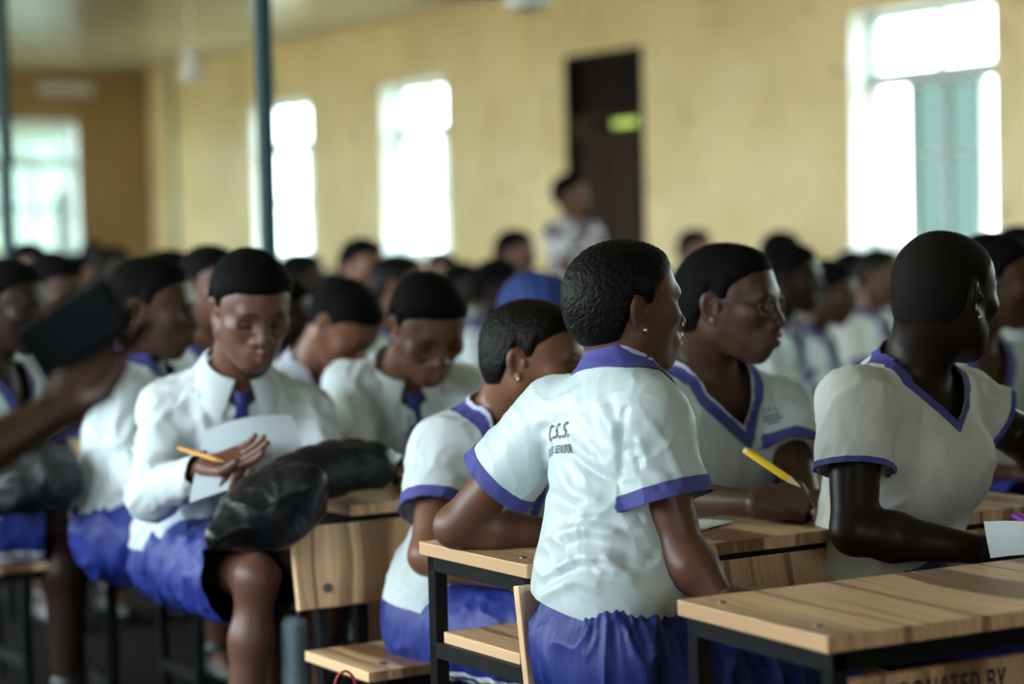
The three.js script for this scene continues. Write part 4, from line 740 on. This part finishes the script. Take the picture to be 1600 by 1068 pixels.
// ---------------------------------------------------------------- the class behind: seated on benches, mostly facing the front
const rows = new Set();
function pupil(c, phi, label, o = {}) {
  const hd = { c, phi, pitch: o.pitch ?? 5, roll: o.roll ?? 0, s: o.s ?? 1 }, Hf = headFrame(hd), nb = hp(Hf, 0, -0.03, -0.03), tilt = rad(o.pitch ?? 5);
  const N = o.N ?? add(nb, add([0, -0.135 + 0.03 * Math.sin(tilt), 0], mul(heading(phi), -0.02 - 0.09 * Math.sin(tilt)))), lean = o.lean ?? 0.06, fp = heading(32), Py = 0.535;
  let P = [N[0] - fp[0] * lean, Py, N[2] - fp[2] * lean]; const T = N[1] - Py; if (T > 0.56) P[1] = N[1] - 0.56;
  const chest = o.phiC ?? clamp(phi, 0, 75), z = P[2], b = o.seat !== false;
  if (b) { const k = Math.round((P[0] + 0.14) / 0.2) * 0.2; rows.add(JSON.stringify([+(P[0] - 0.14).toFixed(2), +(z + 0.32).toFixed(2)])); }
  const f = add(mul(heading(chest), 0.26), [0, -0.29, 0]), X = cross([0, 1, 0], heading(chest));
  return person({ q: 'low', seed: Math.round(c[0] * 31 + c[2] * 17), label, head: hd, N, P, phiP: 32, phiC: chest, shW: 0.15, wrL: add(N, add(f, mul(X, 0.07))), wrR: add(N, add(f, mul(X, -0.07))), skin: o.skin ?? 'dark', hair: o.hair ?? { h: 0.009 }, top: { ...(o.top ?? { trim: CLOTH.trim, loose: 1.2 }) }, bottom: { long: false }, ...o.extra });
}
const dress = { collar: 1, long: 1, yT: 0.012, V: 0.03, neckTilt: 0.0, ndW: 0.4, rN: 0.06, loose: 1.2 };
pupil([-5.122, 1.005, 6.557], 55, 'pupil with pale blue collar, face bowed low, left of the navy tie', { pitch: 45, skin: 'brown', lean: 0.16, top: { trim: CLOTH.edge, loose: 1.2 } });
pupil([-4.803, 1.008, 6.136], 60, 'pupil wearing a royal blue head scarf behind the turned girl', { pitch: 10, extra: { veil: CLOTH.royal }, top: dress });
pupil([-6.911, 1.094, 6.299], 82, 'pupil whose head rises just behind the profile pupil at the left', { skin: 'dark' });
pupil([-5.729, 1.105, 6.672], 50, 'pupil with blue collar between the profile pupil and the reading pupil', { skin: 'mid' });
pupil([-6.029, 1.007, 6.309], 80, 'dark pupil close behind the shoulder of the reading pupil', { skin: 'deep', pitch: 12 });
pupil([-8.835, 1.069, 4.845], 80, 'small far pupil in white under the narrow window', { skin: 'deep' });
pupil([-7.626, 1.123, 5.17], 45, 'far pupil with a brown face, tallest of those under the yellow wall', { skin: 'brown' });
pupil([-6.669, 1.063, 5.532], 85, 'pupil in profile with close-cropped hair behind the navy tie pupil', { skin: 'brown', hair: { h: 0.003, mat: HAIR2 } });
pupil([-10.579, 1.049, 3.099], 30, 'tiny far pupil beneath the middle window', { skin: 'brown' });
pupil([-9.482, 0.998, 3.615], 70, 'far pupil in white to the right of the middle window', { skin: 'deep' });
pupil([-7.334, 1.027, 4.708], 80, 'pupil in white left of the blue head scarf', { skin: 'deep' });
pupil([-8.916, 1.153, 3.638], 60, 'far pupil in white left of the standing woman', { skin: 'mid' });
pupil([-9.656, 1.141, 1.983], 50, 'far pupil seen above the turned girl and the girl with glasses', { skin: 'brown' });
pupil([-5.621, 1.07, 4.601], 74, 'pupil in white just right of the glasses, face rim-lit', { skin: 'deep' });
pupil([-6.091, 1, 4.035], 70, 'pupil in white behind the rim-lit pupil, nearer the big window', { skin: 'dark', pitch: 14 });
pupil([-8.224, 1.116, 2.525], 60, 'far pupil partly hidden by the rim-lit pupil', { skin: 'dark' });
pupil([-6.827, 1.034, 3.13], 60, 'pupil in cream shirt below the big window, left of the shaved head', { skin: 'mid', hair: { h: 0.004, mat: HAIR2 }, top: { trim: CLOTH.trim, mat: CLOTH.cream, loose: 1.2 } });
pupil([-3.869, 1.088, 5.383], 74, 'pupil with purple V-neck collar at the right edge, half hidden', { skin: 'dark', phiC: 25, extra: { q: 'mid' }, top: { trim: CLOTH.trim, V: 0.13 } });
pupil([-5.065, 1.107, 4.081], 60, 'dark-haired pupil cut by the right edge of the picture', { skin: 'dark' });
pupil([-8.034, 1.013, 2.227], 60, 'far pupil in white just left of the cream-shirted pupil under the window', { skin: 'mid' });
pupil([-5.26, 1.08, 7.438], 70, 'pupil in white shirt cut by the left edge, blue shorts with white stripes', { skin: 'deep', extra: { q: 'mid', knL: [-5.357, 0.504, 7.265], knR: [-5.27, 0.514, 7.314], bottom: { stripe: [1, -1], stripeTurn: 0.6 } } });
pupil([-8.917, 1.139, 6.111], 45, 'brown-faced far pupil in cream under the end window', { skin: 'brown', top: { trim: CLOTH.trim, mat: CLOTH.cream } });
pupil([-6.934, 1.094, 6.715], 60, 'dark pupil with hand near the face above the black phone', { skin: 'dark', pitch: 20 });
pupil([-10.06, 1.084, 5.489], 60, 'far pupil above the middle of the black phone', { skin: 'brown', pitch: 10 });
pupil([-11.851, 1.12, 4.575], 60, 'far pupil in the dark corner above the phone hand', { skin: 'deep' });
pupil([-14.306, 1.163, 3.781], 50, 'smallest pupil in the dark corner by the end wall', { skin: 'deep' });
pupil([-9.654, 0.966, 4.275], 60, 'far pupil low beside the tallest far pupil', { skin: 'deep' });
const guard = person({ q: 'low', seed: 77, label: 'woman standing by the dark door in a white and purple patterned top', head: { c: [-10.87, 1.491, 2.009], phi: 70, pitch: 0 }, skin: 'mid', N: add([-10.87, 1.491, 2.009], [0, -0.17, 0]), P: add([-10.884, 1.492, 2.032], [0, -0.69, 0]), stand: 1, phiP: 50, phiC: 40, hair: { h: 0.02 }, top: { sleeve: 0.7, loose: 1.3, mat: std({ vertexColors: true, roughness: 0.8 }), color: (x, y, z) => { const n = n3(x * 13, y * 13, z * 13), m = n3(x * 9 + 5, y * 11, z * 9); return n > 0.25 ? [0.16, 0.03, 0.09] : m > 0.3 ? [0.10, 0.10, 0.14] : [0.68, 0.70, 0.70]; } }, bottom: { long: 1, mat: CLOTH.black, name: 'trousers' } });
{ const seen = []; for (const r of rows) { const [x, z] = JSON.parse(r); if (seen.some(([a, b]) => Math.abs(a - x) < 0.45 && Math.abs(b - z) < 0.7)) continue; seen.push([x, z]); }
  for (const [x, z] of seen) bench(x, z + 0.3, 'school bench hidden among the seated class', 0, 'benches of the rows behind'); }
// the neighbour at the left who holds up a phone
const hold = person({ q: 'low', seed: 90, label: 'person cut off at the left, forearm raised close to the lens, holding a phone', head: { c: [-2.268, 1.38, 8.664], phi: 100 }, skin: 'dark', N: [-2.318, 1.209, 8.666], P: [[-2.318, 1.209, 8.666][0], 0.86, [-2.318, 1.209, 8.666][2]], stand: 1, phiP: 120, phiC: 110, elR: [-2.142, 0.948, 8.652], wrR: [-2.112, 1.057, 8.442], elL: [-2.496, 0.936, 8.691], wrL: [-2.481, 0.684, 8.69],
  handR: { fine: 1, dir: add(mul(RT, 0.55), [0, 0.85, 0]), palm: mul(FW, -1), curl: [0.15, 0.3, 0.3], thumb: 0.15, s: 0.8 }, arm: 1, top: { mat: CLOTH.black, sleeve: 0.8 }, bottom: { long: 1, mat: CLOTH.black, name: 'trousers' } });
// ---------------------------------------------------------------- things on the desks and in hands
{ const c = [[-2.14, 1.136, 8.479], [-2.118, 1.087, 8.448], [-2.015, 1.147, 8.391], [-2.038, 1.192, 8.424]], x = sub(mix(c[2], c[3], 0.5), mix(c[0], c[1], 0.5)), y0 = sub(mix(c[0], c[3], 0.5), mix(c[1], c[2], 0.5)), X = nrm(x), Zd = nrm(cross(X, y0)), Y = cross(Zd, X), o = mix(c[0], c[2], 0.5);
  const t = thing('phone', 'black phone held up close to the lens at the left, screen dark', 'phone', o); t.quaternion.setFromRotationMatrix(new THREE.Matrix4().makeBasis(new THREE.Vector3(...X), new THREE.Vector3(...Y), new THREE.Vector3(...Zd)));
  part('case', new RoundedBoxGeometry(len(x), len(y0), 0.012, 3, 0.005), std({ color: lin(0.003, 0.004, 0.005), roughness: 0.7, specularIntensity: 0.2 }), t); part('screen', new RoundedBoxGeometry(len(x) - 0.006, len(y0) - 0.006, 0.002, 2, 0.0008).translate(0, 0, 0.006), std({ color: lin(0.003, 0.004, 0.005), roughness: 0.5, specularIntensity: 0.3 }), t); part('camera_lens', new THREE.CylinderGeometry(0.005, 0.005, 0.003, 16).rotateX(Math.PI / 2).translate(len(x) * 0.4, len(y0) * 0.3, -0.007), CLOTH.shoe, t); }
function pencil(a, b, r, body, tip, label, name, cat) {
  const d = sub(b, a), L = len(d), t = thing(name, label, cat, a); t.quaternion.setFromUnitVectors(new THREE.Vector3(0, 1, 0), new THREE.Vector3(...nrm(d)));
  part('barrel', new THREE.CylinderGeometry(r, r, L * 0.8, 10).translate(0, L * 0.4, 0), body, t); part('tip', new THREE.CylinderGeometry(r * 0.15, r, L * 0.2, 10).translate(0, L * 0.9, 0), tip, t); part('end_cap', new THREE.CylinderGeometry(r * 1.08, r * 0.8, L * 0.06, 10).translate(0, L * 0.01, 0), tip, t);
}
pencil([-3.98, 0.821, 7.524], [-3.875, 0.797, 7.471], 0.0045, std({ color: lin(0.85, 0.36, 0.06), roughness: 0.5 }), std({ color: lin(0.5, 0.3, 0.12), roughness: 0.7 }), 'orange pencil held by the reading pupil', 'pencil', 'pencil');
pencil([-3.017, 0.837, 6.844], [-2.933, 0.774, 6.788], 0.0065, std({ color: lin(0.85, 0.58, 0.02), roughness: 0.35 }), std({ color: lin(0.75, 0.75, 0.62), roughness: 0.4 }), 'yellow pen in the fist of the girl with glasses', 'pen', 'pen');
const PAPER = std({ color: lin(0.42, 0.48, 0.53), roughness: 0.85 });
function sheet(name, label, cat, corners, bend, mat = PAPER, group) { // four corners, bowed along its normal
  const N = 16, m = { pos: [], nor: [], idx: [] }, nn = nrm(cross(sub(corners[1], corners[0]), sub(corners[3], corners[0])));
  for (let i = 0; i <= N; i++) for (let j = 0; j <= N; j++) { const s = i / N, t = j / N; m.pos.push(...mad(mix(mix(corners[0], corners[1], s), mix(corners[3], corners[2], s), t), nn, bend * Math.sin(s * Math.PI) + bend * 0.4 * Math.sin(t * Math.PI))); m.nor.push(0, 1, 0); }
  for (let i = 0; i < N; i++) for (let j = 0; j < N; j++) { const a = i * (N + 1) + j; m.idx.push(a, a + N + 1, a + N + 2, a, a + N + 2, a + 1); }
  const g = toGeo(thicken(meshNormals(m), 0.0012), corners[0]), o = part(name, g, mat, scene); o.position.set(...corners[0]); return tag(o, label, cat, group);
}
sheet('open_page', 'pale page held upright on the lap of the reading pupil', 'paper', [[-3.911, 0.719, 7.535], [-3.782, 0.764, 7.324], [-3.972, 0.873, 7.277], [-4.063, 0.846, 7.428]], 0.014);
{
  sheet('exercise_sheet', 'white sheet lying on the desk before the girl with glasses', 'paper', [[-3.015, 0.703, 6.996], [-3.018, 0.703, 6.938], [-3.064, 0.703, 6.837], [-3.133, 0.703, 6.874]], 0.003, std({ color: lin(0.7, 0.74, 0.74), roughness: 0.85 }));
}
sheet('folded_paper', 'white folded paper standing on the near desk at the right edge', 'paper', [[-2.511, 0.69, 6.742], [-2.439, 0.698, 6.683], [-2.44, 0.748, 6.681], [-2.533, 0.747, 6.735]], 0.015, std({ color: lin(0.68, 0.76, 0.80), roughness: 0.8 }));
{ const p = [-2.478, 0.752, 6.703], t = thing('marker_cap', 'purple pen top showing above the folded paper', 'pen', p); part('cap', new THREE.CapsuleGeometry(0.008, 0.03, 6, 14).rotateZ(1.25), std({ color: lin(0.22, 0.03, 0.30), roughness: 0.4 }), t); part('clip', box(0.028, 0.002, 0.003, 0, 0.008, 0, 0.0008).rotateZ(-0.32), std({ color: lin(0.30, 0.05, 0.38), roughness: 0.4 }), t); }
const LEATHER = std({ color: lin(0.006, 0.007, 0.009), roughness: 0.36, specularIntensity: 0.7 });
function softBag(name, label, prims, base, cell, amp, mat) {
  const m = meshField(prims, cell); displace(m, (x, y, z) => amp * (1.5 * Math.pow(1 - Math.abs(n3(x * 9, y * 13, z * 9)), 3) - 0.4 + 0.7 * Math.pow(1 - Math.abs(n3(x * 24, y * 20 + 7, z * 24)), 3)));
  const t = thing(name, label, 'bag', base); part('body', toGeo(m, base), mat, t); return t;
}
{ // black bag over the end of the desk and the reading pupil's knees
  const c = [-3.819, 0.748, 7.327], t = softBag('shoulder_bag', 'slack black leather bag lying over the desk end and the knees', [EL([-3.829, 0.778, 7.246], [0.055, 0.05, 0.05], AX, 0.03), EL([-3.811, 0.779, 7.179], [0.04, 0.046, 0.05], AX, 0.03), RC([-3.834, 0.763, 7.255], [-3.804, 0.759, 7.169], 0.034, 0.026, 0.03), RC([-3.848, 0.768, 7.277], [-3.805, 0.743, 7.363], 0.038, 0.050, 0.05), EL([-3.773, 0.714, 7.427], [0.105, 0.062, 0.06], [nrm(sub([-3.777, 0.754, 7.355], [-3.768, 0.679, 7.499])), nrm(sub([-3.787, 0.754, 7.447], [-3.759, 0.673, 7.408])), FW], 0.05), RC([-3.777, 0.695, 7.474], [-3.769, 0.667, 7.539], 0.05, 0.026, 0.05), RC([-3.796, 0.747, 7.443], [-3.826, 0.789, 7.316], 0.026, 0.026, 0.04), RC([-3.75, 0.667, 7.413], [-3.769, 0.709, 7.346], 0.030, 0.034, 0.05)], c, 0.007, 0.0028, LEATHER);
  const strap = new THREE.TubeGeometry(new THREE.CatmullRomCurve3([[-3.816, 0.806, 7.146], [-3.845, 0.821, 7.211], [-3.844, 0.796, 7.306], [-3.804, 0.749, 7.398], [-3.79, 0.706, 7.474], [-3.806, 0.642, 7.544]].map((p) => new THREE.Vector3(...sub(p, c)))), 60, 0.008, 8); part('strap', strap, LEATHER, t);
  for (const q of [[-3.84, 0.776, 7.339], [-3.801, 0.8, 7.161]]) part('stud', new THREE.SphereGeometry(0.005, 12, 10).translate(...sub(q, c)), std({ color: lin(0.7, 0.72, 0.7), roughness: 0.2, metalness: 1 }), t);
}
{ const b = [-4.822, 0.695, 7.525]; const t = softBag('backpack', 'black backpack on the lap of the pupil at the left edge', [EL(b, [0.13, 0.08, 0.09], AX, 0.05), EL(add(b, [0.03, -0.02, 0.08]), [0.09, 0.05, 0.04], AX, 0.04)], b, 0.012, 0.008, CLOTH.black); part('handle', new THREE.TorusGeometry(0.03, 0.006, 8, 20, Math.PI).translate(0, 0.075, 0), CLOTH.black, t); }
{ const p = [-3.909, 0.418, 7.312], t = thing('cloth_bag', 'pale grey cloth bag standing behind the bench leg', 'bag', [p[0], 0, p[2]]); part('body', new RoundedBoxGeometry(0.07, p[1] + 0.05, 0.05, 3, 0.02).translate(0, (p[1] + 0.05) / 2, 0), std({ color: lin(0.09, 0.12, 0.14), roughness: 0.9 }), t); part('handle', new THREE.TorusGeometry(0.02, 0.005, 8, 16, Math.PI).translate(0, p[1] + 0.05, 0), CLOTH.black, t); }
{ const pts = [[-3.43, 0.42, 7.47], [-3.426, 0.442, 7.463], [-3.419, 0.451, 7.451], [-3.412, 0.439, 7.439], [-3.409, 0.416, 7.436]], c = pts[2]; const o = tag(part('red_cord', new THREE.TubeGeometry(new THREE.CatmullRomCurve3(pts.map((p) => new THREE.Vector3(...sub(p, c)))), 30, 0.0025, 8), std({ color: lin(0.45, 0.02, 0.04), roughness: 0.5 }), scene), 'loop of red cord in front of the empty bench seat', 'cord'); o.position.set(...c); }
// ---------------------------------------------------------------- print on the shirts
function printOn(fig, q, side, w, h, draw, turn = 0) { // q: a point of the cloth; side 1 prints on the chest, -1 on the back
  fig.root.updateMatrixWorld(true); const inw = mul(fig.Fc, -side), cast = (a, b) => new THREE.Raycaster(new THREE.Vector3(...add(mad(q, inw, -0.06), add(mul(fig.Xc, a), mul(fig.u, b)))), new THREE.Vector3(...inw)).intersectObject(fig.shirtMesh, false)[0];
  const p = new THREE.Vector3(...q), acc = [0, 0, 0]; for (const [a, b] of [[0, 0], [0.015, 0], [-0.015, 0], [0, 0.012], [0, -0.012], [0.025, 0], [-0.025, 0]]) { const r = cast(a, b); if (r) { const n = r.face.normal; acc[0] += n.x; acc[1] += n.y; acc[2] += n.z; } }
  const Z = nrm(acc), Y0 = rotAbout(fig.u, Z, turn), X = nrm(cross(Y0, Z)), Y = cross(Z, X), e = new THREE.Euler().setFromRotationMatrix(new THREE.Matrix4().makeBasis(new THREE.Vector3(...X), new THREE.Vector3(...Y), new THREE.Vector3(...Z)));
  const t = canvasTex(1024, Math.round(1024 * h / w), (x, W, H) => { x.clearRect(0, 0, W, H); draw(x, W, H); });
  const g = new DecalGeometry(fig.shirtMesh, p, e, new THREE.Vector3(w, h, 0.12)); g.translate(...mul(fig.base, -1));
  part('printed_lettering', g, std({ map: t, transparent: true, roughness: 0.6, polygonOffset: true, polygonOffsetFactor: -1 }), fig.root);
}
printOn(figA, [-2.863, 0.904, 7.348], -1, 0.115, 0.074, (x, w, h) => { x.fillStyle = '#4d5a68'; x.textAlign = 'center'; x.font = 'bold 330px sans-serif'; x.fillText('C.S.S.', w / 2, h * 0.52, w * 0.92); x.font = 'bold 170px sans-serif'; x.fillText('ABUOMA SENIOR', w / 2, h * 0.86, w * 0.98); });
printOn(figC, [-3.311, 0.864, 6.543], 1, 0.055, 0.05, (x, w, h) => { x.fillStyle = '#5d6678'; x.textAlign = 'center'; x.font = 'bold 260px sans-serif'; x.fillText('C.S.S.', w / 2, h * 0.34, w * 0.9); x.fillRect(w * 0.2, h * 0.45, w * 0.6, h * 0.08); x.fillRect(w * 0.12, h * 0.6, w * 0.76, h * 0.08); x.fillRect(w * 0.28, h * 0.75, w * 0.44, h * 0.08); });
renderer.render(scene, camera);
